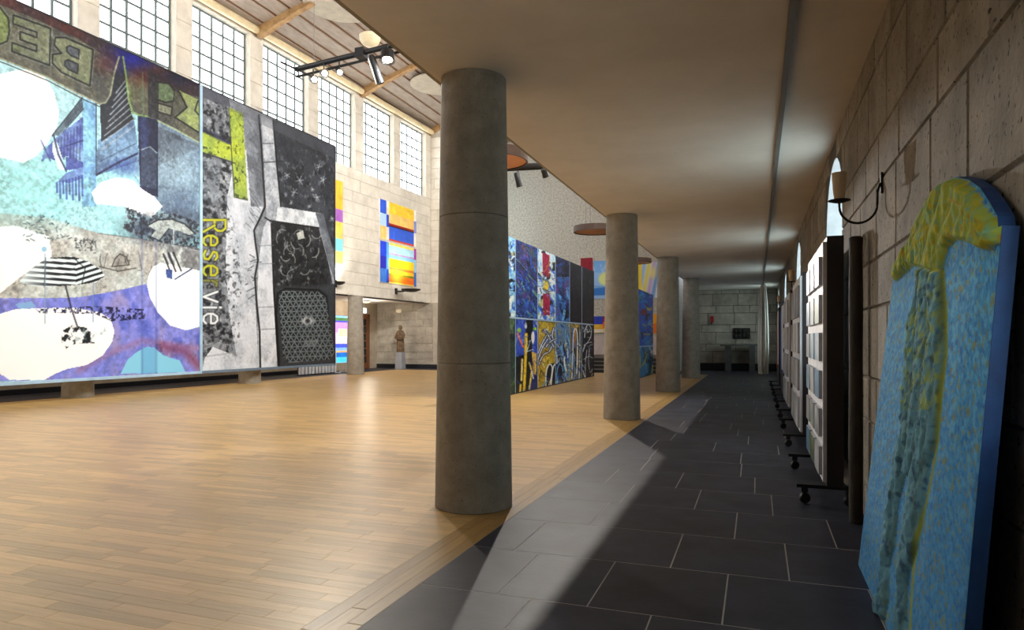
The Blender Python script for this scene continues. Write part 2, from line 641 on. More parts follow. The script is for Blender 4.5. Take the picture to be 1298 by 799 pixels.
for a, b in zip(edges[::2], edges[1::2]):          # piers between the windows
    if b < 7.5:
        continue
    n = 4
    for j in range(n):
        z0, z1 = WZ0 + (WZ1 - WZ0) * j / n, WZ0 + (WZ1 - WZ0) * (j + 1) / n
        c = wpt((a + b) / 2, -0.008, (z0 + z1) / 2)
        block('stone_block', M['cream'], wleft, c, b - a - 0.004, 0.024, z1 - z0 - 0.012, math.pi / 2 + RW)
m = MB(); wbox(m, YB, 17.19, -0.02, 0.0, ZS, WZ0)
m.build('wall_facing', M['cream'], wleft)

# one window, then copies along the wall
def make_window(y0, idx):
    base = wpt(y0 + WW / 2, -0.2, WZ0)
    wn = struct(empty('window_%d' % idx, base))
    NC, NR = 5, 7
    pw, ph = (WW - 0.04) / NC, (WZ1 - WZ0 - 0.04) / NR
    fr = MB()
    for c in range(NC + 1):
        yy = y0 + 0.02 + c * pw
        wbox(fr, yy - 0.028, yy + 0.028, -0.24, -0.185, WZ0, WZ1)
    for r in range(NR + 1):
        zz = WZ0 + 0.02 + r * ph
        wbox(fr, y0, y0 + WW, -0.235, -0.195, zz - 0.026, zz + 0.026)
    fr.build('glazing_bars', M['winframe'], wn)
    pm = MB()
    p = wbox(pm, y0 + 0.02 + 0.005, y0 + 0.02 + pw - 0.005, -0.22, -0.21, WZ0 + 0.025, WZ0 + 0.02 + ph - 0.005)
    first = pm.build('pane', M['pane'], wn)
    for c in range(NC):
        for r in range(NR):
            if c == 0 and r == 0:
                continue
            o = first.copy()
            col.objects.link(o)
            o.parent = wn
            d = wd * (c * pw)
            o.location = first.location + Vector((d.x, d.y, r * ph))
    return wn


w0 = make_window(WY[0], 1)
for i in range(1, 7):
    o = copy_tree(w0)
    o.name = 'window_%d' % (i + 1)
    place(o, wpt(WY[i] + WW / 2, -0.2, WZ0))
for i in range(7, 9):           # out of sight above and behind the camera: one sheet of glass each
    m = MB(); wbox(m, WY[i], WY[i] + WW, -0.22, -0.21, WZ0, WZ1)
    struct(m.build('window_%d' % (i + 13), M['pane']))

struct(MB().box(-15.25, -15.0, YB, 25.3, 0, 3.4).build('wall_gallery', M['stone_base'].copy()))
bpy.data.objects['wall_gallery'].data.materials[0] = pmat('gallery_wall', rgb(186, 172, 152), rgb(160, 146, 128), scale=2, rough=0.85)
m = MB()
m.prism([(-15.1, YB, ZS), (wl(YB) - 0.012, YB, ZS), (wl(25) - 0.012, 25.0, ZS), (-15.1, 25.0, ZS)], (0, 0, 0.3))
struct(m.build('ceiling_gallery', M['plaster']))
struct(MB().box(-15.0, -14.97, YB, 22.0, 0, 0.12).build('baseboard_gallery', M['blackboard']))

# end walls ---------------------------------------------------------------
def block_wall(parent, mat, x0, x1, Y, z0, z1, rows, lens, depth=0.024):
    z = z0
    i = 0
    while z < z1 - 0.05:
        h = rows[i % len(rows)]
        zt = min(z + h, z1)
        x = x0 - rng.uniform(0, lens[0])
        while x < x1:
            ln = rng.uniform(*lens)
            a, b = max(x, x0), min(x + ln, x1)
            if b - a > 0.06:
                block('stone_block', mat, parent, ((a + b) / 2, Y, (z + zt) / 2), b - a - 0.014, depth, zt - z - 0.014, 0)
            x += ln
        z = zt
        i += 1


we = struct(MB().box(-15.2, -11.6, 25.012, 25.4, 0, 10.2).build('wall_end_gallery', M['cream_base']))
block_wall(we, M['grey_stone'], -15.0, -12.4, 25.0, 0.0, ZS, [0.36, 0.3], (0.6, 1.0))
block_wall(we, M['cream'], -12.5, -11.6, 25.0, ZS, 9.4, [0.42], (0.7, 0.9))
struct(MB().box(-15.0, -12.1, 24.96, 25.0, 0, 0.17).build('baseboard_end', M['blackboard']))

wa = struct(MB().box(-3.0, XW + 0.3, 27.212, 27.6, 0, ZC + 0.2).build('wall_end_aisle', M['stone_base']))
block_wall(wa, M['grey_stone'], -3.0, XW, 27.2, 0.0, ZC, [0.28, 0.45], (0.55, 1.1))
struct(MB().box(-3.0, XW, 27.16, 27.19, 0, 0.27).build('baseboard_aisle', M['blackboard']))

struct(MB().box(-11.6, -2.6, 29.5, 29.9, 0, 12.0).build('wall_chancel', M['rough_concrete']))
struct(MB().box(-11.9, -11.6, 25.0, 29.6, 0, 12.0).build('wall_chancel_left', M['rough_concrete']))
wq = struct(empty('window_50', (-11.59, 27.4, 4.0)))  # added window, hidden behind the front column, to brighten the chancel
MB().box(-11.6, -11.58, 26.0, 28.8, 4.0, 9.0).build('pane', M['pane_arch'], wq)
fr = MB()
for k in range(6):
    fr.box(-11.6, -11.55, 26.0 + 0.56 * k - 0.02, 26.0 + 0.56 * k + 0.02, 4.0, 9.0)
for k in range(11):
    fr.box(-11.6, -11.55, 26.0, 28.8, 4.0 + 0.5 * k - 0.02, 4.0 + 0.5 * k + 0.02)
fr.build('glazing_bars', M['winframe'], wq)
struct(MB().box(-3.0, -2.7, 24.6, 29.6, 0, 12.0).build('wall_chancel_right', M['rough_concrete']))
struct(MB().box(-11.6, -3.0, 25.2, 29.5, -0.2, 0.52).build('floor_chancel', M['step']))
st = tag(empty('stage_steps', (-7.3, 24.6, 0)), 'wide black steps rising to the chancel at the far end of the hall', 'steps')
for i in range(4):
    MB().box(-11.6, -3.0, 24.0 + 0.3 * i, 25.2, 0.13 * i, 0.13 * (i + 1) - (0.0 if i < 3 else 0.0)).build('step', M['step'], st)
    MB().box(-11.6, -3.0, 23.985 + 0.3 * i, 24.03 + 0.3 * i, 0.13 * (i + 1) - 0.03, 0.13 * (i + 1) + 0.006).build('tread_edge', M['rail'], st)
struct(MB().box(-11.5, -3.1, 29.44, 29.5, 0.52, 1.35).build('trim_1', M['stage']))

# behind the camera and the upper right
struct(MB().box(-15.2, XW + 0.4, YB - 0.3, YB, 0, 11.8).build('wall_back', pmat('dark_back_wall', rgb(70, 58, 48), rough=0.7)))
m = MB()
m.box(XE - 0.02, XE + 0.3, YB, 25.0, ZC + 0.35, 6.0)
m.box(XE - 0.02, XE + 0.3, YB, 25.0, 9.2, 9.8)
NW = [YB + 0.5 + 2.42 * i for i in range(11)]
for y in [YB] + [q + 1.93 for q in NW]:
    m.box(XE - 0.02, XE + 0.3, y, y + 0.5, 6.0, 9.2)
struct(m.build('wall_clerestory', M['cream_base']))
for i, y in enumerate(NW):  # lit windows out of view, added to light the big paintings and floor
    wn = struct(empty('window_%d' % (i + 30), (XE + 0.15, y + 0.96, 6.0)))
    MB().box(XE + 0.12, XE + 0.13, y, y + 1.93, 6.0, 9.2).build('pane', M['pane_fill_north'], wn)
    fr = MB()
    for k in range(6):
        fr.box(XE + 0.10, XE + 0.14, y + 1.93 * k / 5 - 0.015, y + 1.93 * k / 5 + 0.015, 6.0, 9.2)
    for k in range(8):
        fr.box(XE + 0.10, XE + 0.14, y, y + 1.93, 6.0 + 3.2 * k / 7 - 0.015, 6.0 + 3.2 * k / 7 + 0.015)
    fr.build('glazing_bars', M['winframe'], wn)

# nave ceiling --------------------------------------------------------------
XR, ZR = -7.3, 11.22          # ridge
SL = (ZR - 9.66) / (XR + 12.8)


def zc(X):
    return 9.66 + SL * (X + 12.8)


m = MB()
m.prism([(-13.6, YB, zc(-13.6) + 0.03), (XR, YB, ZR + 0.03), (XR, YB, ZR + 0.3), (-13.6, YB, zc(-13.6) + 0.3)], (0, 33.5, 0))
m.prism([(XR, YB, ZR + 0.03), (-1.8, YB, zc(-12.8) + 0.03), (-1.8, YB, zc(-12.8) + 0.3), (XR, YB, ZR + 0.3)], (0, 33.5, 0))
cn = struct(m.build('ceiling_nave', M['batten']))
BY = [0.4, 5.3, 10.2, 15.15, 20.1, 25.0, 29.5]
NS = 13
for y0, y1 in zip(BY[:-1], BY[1:]):
    for k in range(NS):
        xa = -13.0 + (XR + 13.0) * k / NS + 0.042
        xb = -13.0 + (XR + 13.0) * (k + 1) / NS - 0.042
        MB().prism([(xa, y0, zc(xa)), (xb, y0, zc(xb)), (xb, y0, zc(xb) + 0.04), (xa, y0, zc(xa) + 0.04)], (0, y1 - y0, 0)).build('ceiling_board', M['board'], cn, fix=False)
for y0 in BY[1:-1]:
    m = MB()
    pts_t, pts_b = [], []
    n = 24
    for k in range(n + 1):
        X = -12.75 + (XR + 12.75) * k / n
        t = k / n
        d = 0.11 + 0.16 * max(0, 1 - t * 3.2) ** 1.5 + 0.035 * abs(math.sin(t * 28))
        pts_t.append((X, y0 - 0.09, zc(X) + 0.01))
        pts_b.append((X, y0 - 0.09, zc(X) - d))
    for k in range(n):
        m.prism([pts_t[k], pts_t[k + 1], pts_b[k + 1], pts_b[k]], (0, 0.18, 0))
    o = struct(m.build('roof_beam', M['beam']))
for y0, y1 in zip(BY[:-2], BY[1:-1]):
    a, b = wpt(y0 + 0.06, 0.10, 9.58), wpt(y1 - 0.06, 0.10, 9.58)
    o = struct(MB().tube([a, b], 0.10, 14).build('trim_cornice', M['cornice'], smooth=True))

# ------------------------------------------------------------------ columns
PROF_R0, PROF_R1 = 0.279, 0.234


def make_column(x, y, height, joints, label, group, tilt_r=1.0):
    t = tag(empty('column', (x, y, 0)), label, 'column', group)
    zs = [0.0] + joints + [height]
    for a, b in zip(zs[:-1], zs[1:]):
        ra = (PROF_R0 + (PROF_R1 - PROF_R0) * a / height) * tilt_r
        rb = (PROF_R0 + (PROF_R1 - PROF_R0) * b / height) * tilt_r
        g = 0.005
        prof = [(ra - 0.006, a), (ra, a + g), ((ra + rb) / 2, (a + b) / 2), (rb, b - g), (rb - 0.006, b)]
        MB().lathe(prof, (x, y, 0), 56).build('drum', M['concrete'], t, smooth=True)
    return t


CY4 = [4.55, 10.28, 15.95, 21.7]
labs = ['thick grey concrete column at the slate edge, in front of the blue and yellow painted partition',
        'grey concrete column between the two painted partitions',
        'grey concrete column standing just past the small blue partition',
        'grey concrete column nearest to the far console table']
for y, lb in zip(CY4, labs):
    make_column(-1.93, y, ZC + 0.002, [1.03, 2.07], lb, 'columns along the slate aisle')
labs = ['concrete column under the left end of the beach painting', 'concrete column whose foot shows under the beach painting',
        'concrete column whose foot shows under the grey street painting', 'concrete column beside the striped banner under the gallery']
for y, lb in zip([5.4, 10.2, 15.05, 19.95], labs):
    if y < 6:
        continue
    make_column(-12.62 - 0.037 * (25 - y), y, ZS + 0.001, [0.9, 1.8], lb, 'columns below the window wall', 1.05)

# ------------------------------------------------------------------ painted canvases
nrs = np.random.RandomState(11)


def vnoise(h, w, cells, seed=0, octaves=4):
    """smooth value noise 0..1"""
    rs = np.random.RandomState(seed + 101)
    out = np.zeros((h, w))
    amp, tot = 1.0, 0.0
    cy, cx = cells
    for _ in range(octaves):
        ny, nx = max(2, int(cy) + 2), max(2, int(cx) + 2)
        g = rs.rand(ny, nx)
        yy = np.linspace(0, ny - 1.001, h)
        xx = np.linspace(0, nx - 1.001, w)
        iy, ix = yy.astype(int), xx.astype(int)
        fy, fx = (yy - iy)[:, None], (xx - ix)[None, :]
        fy, fx = fy * fy * (3 - 2 * fy), fx * fx * (3 - 2 * fx)
        a = g[iy][:, ix] * (1 - fx) + g[iy][:, np.minimum(ix + 1, nx - 1)] * fx
        i2 = np.minimum(iy + 1, ny - 1)
        b = g[i2][:, ix] * (1 - fx) + g[i2][:, np.minimum(ix + 1, nx - 1)] * fx
        out += amp * (a * (1 - fy) + b * fy)
        tot += amp
        amp *= 0.55
        cy, cx = cy * 2, cx * 2
    return out / tot


class Art:
    """paint on a grid of points; shapes are given in coordinates QX, QY (photo pixels or 0..1 across the canvas)"""

    def __init__(self, QX, QY, base):
        self.x, self.y = QX, QY
        self.h, self.w = QX.shape
        self.c = np.empty((self.h, self.w, 3))
        self.c[:] = np.array(base) / 255.0
        self.seed = 1

    def mix(self, mask, color, a=1.0):
        k = (mask * a)[..., None]
        self.c = self.c * (1 - k) + (np.array(color) / 255.0) * k

    def inside(self, pts):
        x, y = self.x, self.y
        r = np.zeros(x.shape, bool)
        n = len(pts)
        for i in range(n):
            (x0, y0), (x1, y1) = pts[i], pts[(i + 1) % n]
            if y0 == y1:
                continue
            t = (y0 > y) != (y1 > y)
            r ^= t & (x < (x1 - x0) * (y - y0) / (y1 - y0) + x0)
        return r.astype(float)

    def dist(self, pts):
        d = np.full(self.x.shape, 1e9)
        for (x0, y0), (x1, y1) in zip(pts[:-1], pts[1:]):
            dx, dy = x1 - x0, y1 - y0
            t = np.clip(((self.x - x0) * dx + (self.y - y0) * dy) / (dx * dx + dy * dy + 1e-9), 0, 1)
            d = np.minimum(d, np.hypot(self.x - x0 - t * dx, self.y - y0 - t * dy))
        return d

    def noise(self, cells, octaves=4):
        self.seed += 1
        return vnoise(self.h, self.w, cells, self.seed, octaves)

    def poly(self, pts, color, a=1.0, rough=0.0, color2=None, cells=(8, 8)):
        mk = self.inside(pts)
        self.mix(mk, color, a)
        if color2 is not None:
            n = np.clip((self.noise(cells) - 0.4) * 4, 0, 1)
            self.mix(mk * n, color2, a)
        return mk

    def line(self, pts, wd, color, a=1.0, soft=0.6):
        d = self.dist(pts)
        self.mix(np.clip((wd / 2 + soft - d) / (2 * soft + 1e-9), 0, 1), color, a)

    def curve(self, pts, wd, color, a=1.0, soft=0.4):
        p = [pts[0]] + list(pts) + [pts[-1]]
        out = []
        for i in range(1, len(p) - 2):
            for k in range(6):
                t = k / 6.0
                q = []
                for d in (0, 1):
                    p0, p1, p2, p3 = p[i - 1][d], p[i][d], p[i + 1][d], p[i + 2][d]
                    q.append(0.5 * (2 * p1 + (p2 - p0) * t + (2 * p0 - 5 * p1 + 4 * p2 - p3) * t * t + (3 * p1 - p0 - 3 * p2 + p3) * t ** 3))
                out.append(tuple(q))
        out.append(tuple(pts[-1]))
        self.line(out, wd, color, a, soft)

    def blob(self, cx, cy, rx, ry, color, a=1.0, soft=0.5):
        d = np.hypot((self.x - cx) / rx, (self.y - cy) / ry)
        self.mix(np.clip((1 + soft - d) / (2 * soft), 0, 1) if soft else (d < 1).astype(float), color, a)

    def scribble(self, mask, color, cells, thr=0.5, a=1.0, gain=8, octaves=3):
        n = self.noise(cells, octaves)
        self.mix(mask * np.clip((n - thr) * gain, 0, 1), color, a)

    def veins(self, mask, color, cells, wd=0.02, a=1.0):
        n = self.noise(cells, 3)
        self.mix(mask * np.clip(1 - np.abs(n - 0.5) / wd, 0, 1), color, a)


def finish(A, box, pal, n=70):
    strokes(A, box, n, pal, (0.5, 1.1), (3, 9), None, 0.75)
    charcoal(A, (40, 24), 0.3)
    A.c = np.clip(A.c * 1.12, 0, 1)


def canvas(name, O, U, V, nu, nv, draw, mat, parent, pix=True, base=(200, 200, 200), height=None):
    """flat painted sheet from corner O along U (across) and V (up); draw(art) paints it"""
    O, U, V = Vector(O), Vector(U), Vector(V)
    s = np.linspace(0, 1, nu + 1)
    t = np.linspace(0, 1, nv + 1)
    S, T = np.meshgrid(s, t)
    P = np.array(O)[None, None] + S[..., None] * np.array(U) + T[..., None] * np.array(V)
    if pix:
        qx, qy, _ = proj(P)
    else:
        qx, qy = S, 1 - T
    art = Art(qx, qy, base)
    draw(art)
    nrm = U.cross(V).normalized()
    org = O + U * 0.5
    if height is not None:
        P = P + height(art, S, T)[..., None] * np.array(nrm)
    me = bpy.data.meshes.new(name)
    idx = np.arange((nu + 1) * (nv + 1)).reshape(nv + 1, nu + 1)
    quads = np.stack([idx[:-1, :-1], idx[:-1, 1:], idx[1:, 1:], idx[1:, :-1]], -1).reshape(-1, 4)
    me.vertices.add(P.shape[0] * P.shape[1])
    me.vertices.foreach_set('co', (P.reshape(-1, 3) - np.array(org)).astype(np.float32).ravel())
    me.loops.add(quads.size)
    me.loops.foreach_set('vertex_index', quads.astype(np.int32).ravel())
    me.polygons.add(len(quads))
    me.polygons.foreach_set('loop_start', (np.arange(len(quads)) * 4).astype(np.int32))
    me.update(calc_edges=True)
    c = np.clip(art.c, 0, 1)
    c = np.where(c <= 0.04045, c / 12.92, ((c + 0.055) / 1.055) ** 2.4)
    rgba = np.ones((c.shape[0] * c.shape[1], 4), np.float32)
    rgba[:, :3] = c.reshape(-1, 3)
    at = me.color_attributes.new('paint', 'FLOAT_COLOR', 'POINT')
    at.data.foreach_set('color', rgba.ravel())
    me.materials.append(mat)
    if height is not None:
        me.shade_smooth()
    return link(name, me, org, parent)


GLYPH = {   # letter outlines in a unit box, y down, each a list of (polygon, ink?)
    'E': [[(0, 0), (1, 0), (1, .24), (.36, .24), (.36, .38), (.8, .38), (.8, .6), (.36, .6), (.36, .76), (1, .76), (1, 1), (0, 1)]],
    'B': [[(0, 0), (.7, 0), (.95, .12), (.97, .34), (.78, .48), (1, .62), (1, .86), (.75, 1), (0, 1)]],
    'C': [[(.3, 0), (1, 0), (1, .26), (.42, .26), (.36, .4), (.36, .62), (.42, .76), (1, .76), (1, 1), (.3, 1), (.05, .8), (0, .5), (.05, .2)]],
}
HOLES = {'B': [[(.34, .17), (.58, .17), (.66, .25), (.64, .36), (.54, .42), (.34, .42)], [(.34, .57), (.6, .57), (.68, .66), (.68, .77), (.58, .83), (.34, .83)]]}


def bilin(q, s, t):
    (ax, ay), (bx, by), (cx, cy), (dx, dy) = q
    return ((ax * (1 - s) + bx * s) * (1 - t) + (dx * (1 - s) + cx * s) * t, (ay * (1 - s) + by * s) * (1 - t) + (dy * (1 - s) + cy * s) * t)


def letter(art, ch, quad, fill, edge):
    for p in GLYPH[ch]:
        pts = [bilin(quad, 1 - s, t) for s, t in p]           # the sign is seen from behind: mirrored
        art.line(pts + pts[:1], 5.2, (150, 155, 140), 0.55)
        mk = art.poly(pts, fill)
        art.scribble(mk, (120, 132, 84), (10, 12), 0.5, 0.6, 5)
        art.line(pts + pts[:1], 2.2, edge)
    for p in HOLES.get(ch, []):
        pts = [bilin(quad, 1 - s, t) for s, t in p]
        art.poly(pts, (98, 104, 112))
        art.line(pts + pts[:1], 1.8, edge)


def charcoal(A, cells, amt, seed_mask=None):
    lum = A.c.mean(-1)
    mk = np.clip((0.97 - lum) * 6, 0, 1)
    n = np.clip((A.noise(cells, 4) - 0.46) * 4.5, 0, 1)
    n2 = np.clip((A.noise((cells[0] * 0.18, cells[1] * 0.18), 3) - 0.45) * 4, 0, 1)
    A.c *= (1 - amt * mk * n * (0.45 + 0.55 * n2))[..., None]
    h = np.clip((A.noise(cells, 3) - 0.56) * 6, 0, 1) * mk
    A.c += (h * amt * 0.35)[..., None]


def draw_beach(A):
    A.scribble(np.ones(A.x.shape), (176, 226, 232), (4, 5), 0.45, 0.9, 5)
    X, Y = A.x, A.y
    # sand and soft greys of the lower half
    sand = [(-60, 262), (0, 270), (60, 276), (125, 296), (180, 303), (253, 316), (253, 378), (-60, 384)]
    mk = A.poly(sand, (206, 210, 206), 0.95, color2=(190, 188, 182), cells=(10, 12))
    A.scribble(mk, (236, 242, 240), (6, 7), 0.55, 0.8, 5)
    A.poly([(-60, 292), (20, 286), (62, 300), (66, 325), (30, 348), (0, 372), (-60, 384)], (250, 253, 253), 0.95)
    # right-hand wall
    mk = A.poly([(196, 150), (256, 172), (256, 288), (205, 268), (196, 250)], (152, 176, 196), 0.9, color2=(116, 136, 160), cells=(7, 6))
    A.poly([(196, 158), (256, 186), (196, 212)], (96, 104, 116), 0.55)
    A.blob(232, 214, 26, 24, (178, 204, 220), 0.7, 0.7)
    # cyan haze left
    A.blob(40, 235, 90, 45, (172, 230, 232), 0.8, 0.6)
    # house wall, post
    mk = A.poly([(124, 178), (170, 152), (178, 205), (172, 206), (122, 223)], (134, 166, 196), 1, color2=(100, 124, 160), cells=(9, 9))
    A.line([(126, 205), (172, 182)], 1.0, (70, 84, 110), 0.8)
    A.line([(148, 166), (148, 212)], 0.8, (80, 96, 130), 0.6)
    A.line([(122, 222), (150, 206), (176, 194)], 2.6, (28, 34, 74), 0.9)
    A.blob(160, 212, 18, 9, (40, 56, 140), 0.55, 0.7)
    A.poly([(127, 134), (150, 66), (160, 96), (166, 142), (170, 152), (128, 180)], (46, 50, 62), 1, color2=(30, 34, 44), cells=(9, 9))
    for k in range(9):
        y0 = 112 + 9 * k
        A.line([(129 + max(0, (30 - 4 * k)) * 0.6, y0 + 6), (170, y0 - 24)], 1.7, (168, 178, 184), 0.85)
    A.poly([(104, 116), (122, 124), (122, 262), (104, 262)], (152, 204, 228), 0.85, color2=(128, 172, 216), cells=(12, 14))
    A.line([(122, 128), (122, 222)], 1.6, (62, 74, 92), 0.9)
    # drain pipe
    A.poly([(174, 146), (200, 150), (200, 250), (178, 244)], (34, 40, 80), 0.95, color2=(64, 78, 130), cells=(3, 24))
    A.line([(177, 148), (179, 300)], 1.8, (20, 24, 56), 0.8)
    A.line([(199, 150), (199, 300)], 1.2, (26, 30, 66), 0.6)
    mk = A.poly([(179, 190), (190, 186), (199, 194), (199, 240), (179, 236)], (78, 92, 116), 0.8)
    A.line([(179, 190), (190, 186), (199, 194)], 1.4, (180, 196, 206), 0.9)
    A.line([(176, 192), (170, 222), (178, 235)], 1.4, (150, 180, 214), 0.8)
    # white cloud shapes
    A.poly([(-80, 96), (0, 94), (22, 89), (38, 88), (56, 97), (68, 116), (75, 142), (72, 160), (60, 182), (46, 198), (30, 206), (0, 199), (-80, 205)], (250, 255, 255))
    A.poly([(116, 244), (128, 231), (148, 225), (168, 228), (180, 240), (196, 250), (206, 262), (192, 276), (178, 271), (158, 262), (138, 260), (121, 258)], (249, 253, 255))
    # balcony
    A.poly([(104, 124), (106, 138), (74, 172), (66, 172)], (110, 130, 142), 1, color2=(70, 84, 100), cells=(20, 20))
    A.line([(104, 124), (66, 172)], 1.4, (50, 60, 76))
    A.line([(106, 138), (76, 172)], 1.2, (50, 58, 80))
    mk = A.poly([(74, 172), (105, 148), (105, 206), (84, 198), (74, 205), (60, 200), (52, 206), (56, 190)], (150, 184, 222), 0.9, color2=(86, 100, 176), cells=(18, 18))
    for k in range(8):
        A.line([(74 + 4 * k, 176 - 2.5 * k), (73 + 4 * k, 202)], 1.0, (44, 52, 110), 0.8)
    A.line([(82, 186), (105, 178)], 1.3, (40, 48, 100))
    A.poly([(68, 175), (73, 182), (80, 204), (84, 217), (74, 214), (66, 190)], (226, 240, 248), 0.95)
    A.line([(68, 172), (74, 196), (84, 217)], 2.0, (28, 38, 90))
    A.line([(52, 178), (64, 204)], 2.0, (60, 80, 150), 0.8)
    A.poly([(84, 199), (105, 205), (105, 214), (84, 216)], (76, 88, 170), 0.9)
    A.poly([(72, 231), (84, 219), (105, 212), (105, 226), (90, 232)], (120, 150, 204), 0.95)
    for k in range(9):
        x0 = 72 + 4 * k
        A.line([(x0, 232 - 1.1 * k), (x0 + 0.5, 244 + (k * 7) % 13)], 2.6, (56, 72, 160), 0.75)
    # the sign across the top, seen from behind
    band = [(-80, -60), (0, -12), (120, 40), (256, 103), (256, 182), (225, 166), (200, 152), (188, 149), (174, 146), (166, 141), (160, 98), (152, 70), (145, 92), (140, 120), (134, 130), (126, 132), (110, 124), (88, 113), (60, 98), (20, 82), (0, 74), (-80, 44)]
    mk = A.poly(band, (116, 116, 102), 1, color2=(92, 94, 92), cells=(14, 14))
    A.scribble(mk, (124, 140, 84), (7, 8), 0.55, 0.55, 5)
    top = [(-80, -60), (0, -12), (120, 40), (256, 103), (256, 124), (200, 112), (150, 82), (100, 50), (40, 22), (0, 6), (-80, -30)]
    mk = A.poly(top, (70, 56, 66), 0.9, color2=(100, 58, 52), cells=(9, 9))
    A.blob(168, 72, 26, 16, (34, 44, 170), 0.9, 0.8)
    A.blob(190, 98, 24, 10, (112, 52, 40), 0.6, 0.7)
    A.blob(135, 80, 14, 12, (120, 62, 48), 0.5, 0.7)
    A.blob(230, 98, 30, 9, (30, 34, 70), 0.8, 0.6)
    A.line([(0, 74), (20, 82), (60, 98), (88, 113), (110, 124), (126, 132), (134, 130), (140, 120), (145, 92), (151, 72)], 2.0, (168, 172, 150))
    A.line([(156, 72), (160, 98), (163, 126), (168, 142), (176, 146), (190, 148)], 2.2, (150, 178, 120))
    A.line([(0, 78), (60, 102), (110, 128), (128, 136)], 1.2, (58, 60, 56))
    letter(A, 'C', [(-32, -4), (13, 14), (11, 63), (-34, 43)], (132, 146, 96), (42, 48, 46))
    letter(A, 'E', [(17, 19), (64, 36), (63, 83), (15, 65)], (134, 140, 118), (40, 46, 50))
    letter(A, 'B', [(68, 41), (118, 63), (114, 109), (66, 86)], (136, 142, 118), (40, 46, 50))
    mk = A.poly([(198, 104), (214, 106), (222, 116), (220, 128), (210, 130), (198, 126)], (118, 136, 108))
    A.line([(198, 104), (214, 106), (222, 116), (220, 128), (210, 130), (198, 126)], 1.8, (36, 42, 44))
    A.poly([(198, 130), (218, 136), (217, 147), (198, 141)], (150, 156, 136))
    A.line([(198, 130), (218, 136), (217, 147), (198, 141)], 1.6, (36, 40, 44))
    A.poly([(222, 114), (236, 136), (220, 148), (220, 130)], (104, 106, 96))
    A.poly([(226, 114), (252, 127), (252, 168), (222, 149), (237, 136)], (150, 160, 122), 1, color2=(166, 178, 118), cells=(20, 20))
    A.line([(226, 114), (237, 136), (222, 149), (252, 168)], 1.8, (30, 34, 40))
    A.line([(251, 128), (247, 140), (252, 146)], 1.6, (30, 34, 40))
    A.line([(200, 153), (226, 166), (256, 183)], 1.8, (180, 196, 160))
    A.poly([(188, 88), (201, 96), (201, 152), (188, 148)], (46, 50, 60), 0.75)
    A.line([(181, 92), (182, 148)], 1.3, (120, 150, 120), 0.7)
    # foliage, broken parasol and deck chair
    A.blob(215, 290, 48, 18, (84, 90, 104), 0.75, 0.6)
    A.blob(182, 290, 14, 10, (52, 60, 90), 0.6, 0.6)
    mk = A.inside([(160, 262), (190, 274), (215, 268), (256, 284), (256, 318), (180, 303), (156, 290)])
    A.scribble(mk, (52, 56, 68), (120, 100), 0.42, 0.9, 6)
    A.scribble(mk, (150, 158, 166), (90, 80), 0.58, 0.7, 6)
    A.poly([(187, 286), (200, 279), (218, 278), (234, 284), (247, 296), (240, 298), (228, 293), (214, 290), (206, 300), (202, 305), (191, 300), (198, 292)], (190, 198, 196))
    A.line([(187, 286), (200, 279), (218, 278), (234, 284), (247, 296)], 1.5, (34, 38, 46))
    A.line([(191, 300), (202, 305), (214, 290)], 1.2, (44, 48, 54))
    A.line([(220, 290), (220, 324)], 1.8, (196, 202, 206))
    A.line([(125, 296), (180, 303), (253, 316)], 1.0, (110, 112, 116), 0.8)
    mk = A.inside([(200, 304), (256, 316), (256, 344), (212, 334)])
    A.scribble(mk, (120, 120, 124), (24, 24), 0.45, 0.7, 6)
    # the white pool on the right
    A.poly([(188, 350), (194, 338), (204, 333), (222, 338), (253, 343), (253, 414), (236, 419), (216, 413), (200, 396), (190, 377), (186, 362)], (250, 253, 254))
    for k in range(5):
        A.line([(207 + 3.2 * k, 322 - 0.5 * k), (216 + 3.4 * k, 345 - 0.4 * k)], 1.7, (24, 26, 34) if k % 2 == 0 else (232, 236, 240))
    A.poly([(210, 341), (218, 342), (218, 354), (211, 352)], (70, 100, 170), 0.9)
    A.line([(222, 354), (243, 341)], 1.4, (60, 80, 130))
    # people at the shore
    for k in range(46):
        x0, y0 = nrs.uniform(30, 88), nrs.uniform(272, 305)
        A.line([(x0, y0), (x0 + nrs.uniform(-5, 6), y0 + nrs.uniform(-2, 3))], 1.1, (60, 86, 98), 0.8)
    for k in range(40):
        x0, y0 = nrs.uniform(94, 122), nrs.uniform(302, 322)
        A.line([(x0, y0), (x0 + nrs.uniform(-3, 4), y0 + nrs.uniform(-3, 4))], 1.1, (54, 54, 58), 0.8)
    A.blob(153, 331, 10, 9, (168, 166, 160), 0.9, 0.3)
    A.line([(142, 338), (146, 328), (152, 322), (160, 326), (164, 336), (142, 338)], 1.2, (60, 58, 56))
    A.line([(126, 338), (150, 344), (172, 340)], 1.6, (90, 86, 82), 0.8)
    for k in range(12):
        x0 = nrs.uniform(122, 178)
        A.line([(x0, nrs.uniform(316, 344)), (x0 + nrs.uniform(-6, 8), nrs.uniform(318, 344))], 0.9, (92, 90, 88), 0.7)
    charcoal(A, (130, 110), 0.2)
    # violet waves
    wave = [(-80, 380), (0, 378), (60, 378), (100, 377), (130, 372), (160, 366), (186, 360), (190, 377), (200, 396), (216, 413), (236, 419), (256, 414), (256, 476), (-80, 486), (-80, 440)]
    mk = A.poly(wave, (156, 160, 230), 1, color2=(136, 146, 222), cells=(14, 14))
    A.scribble(mk, (176, 166, 206), (8, 9), 0.52, 0.8, 5)
    A.scribble(mk, (104, 118, 206), (18, 18), 0.56, 0.7, 6)
    A.line([(100, 470), (140, 448), (180, 432), (210, 436), (253, 442)], 5, (190, 130, 150), 0.5, 4)
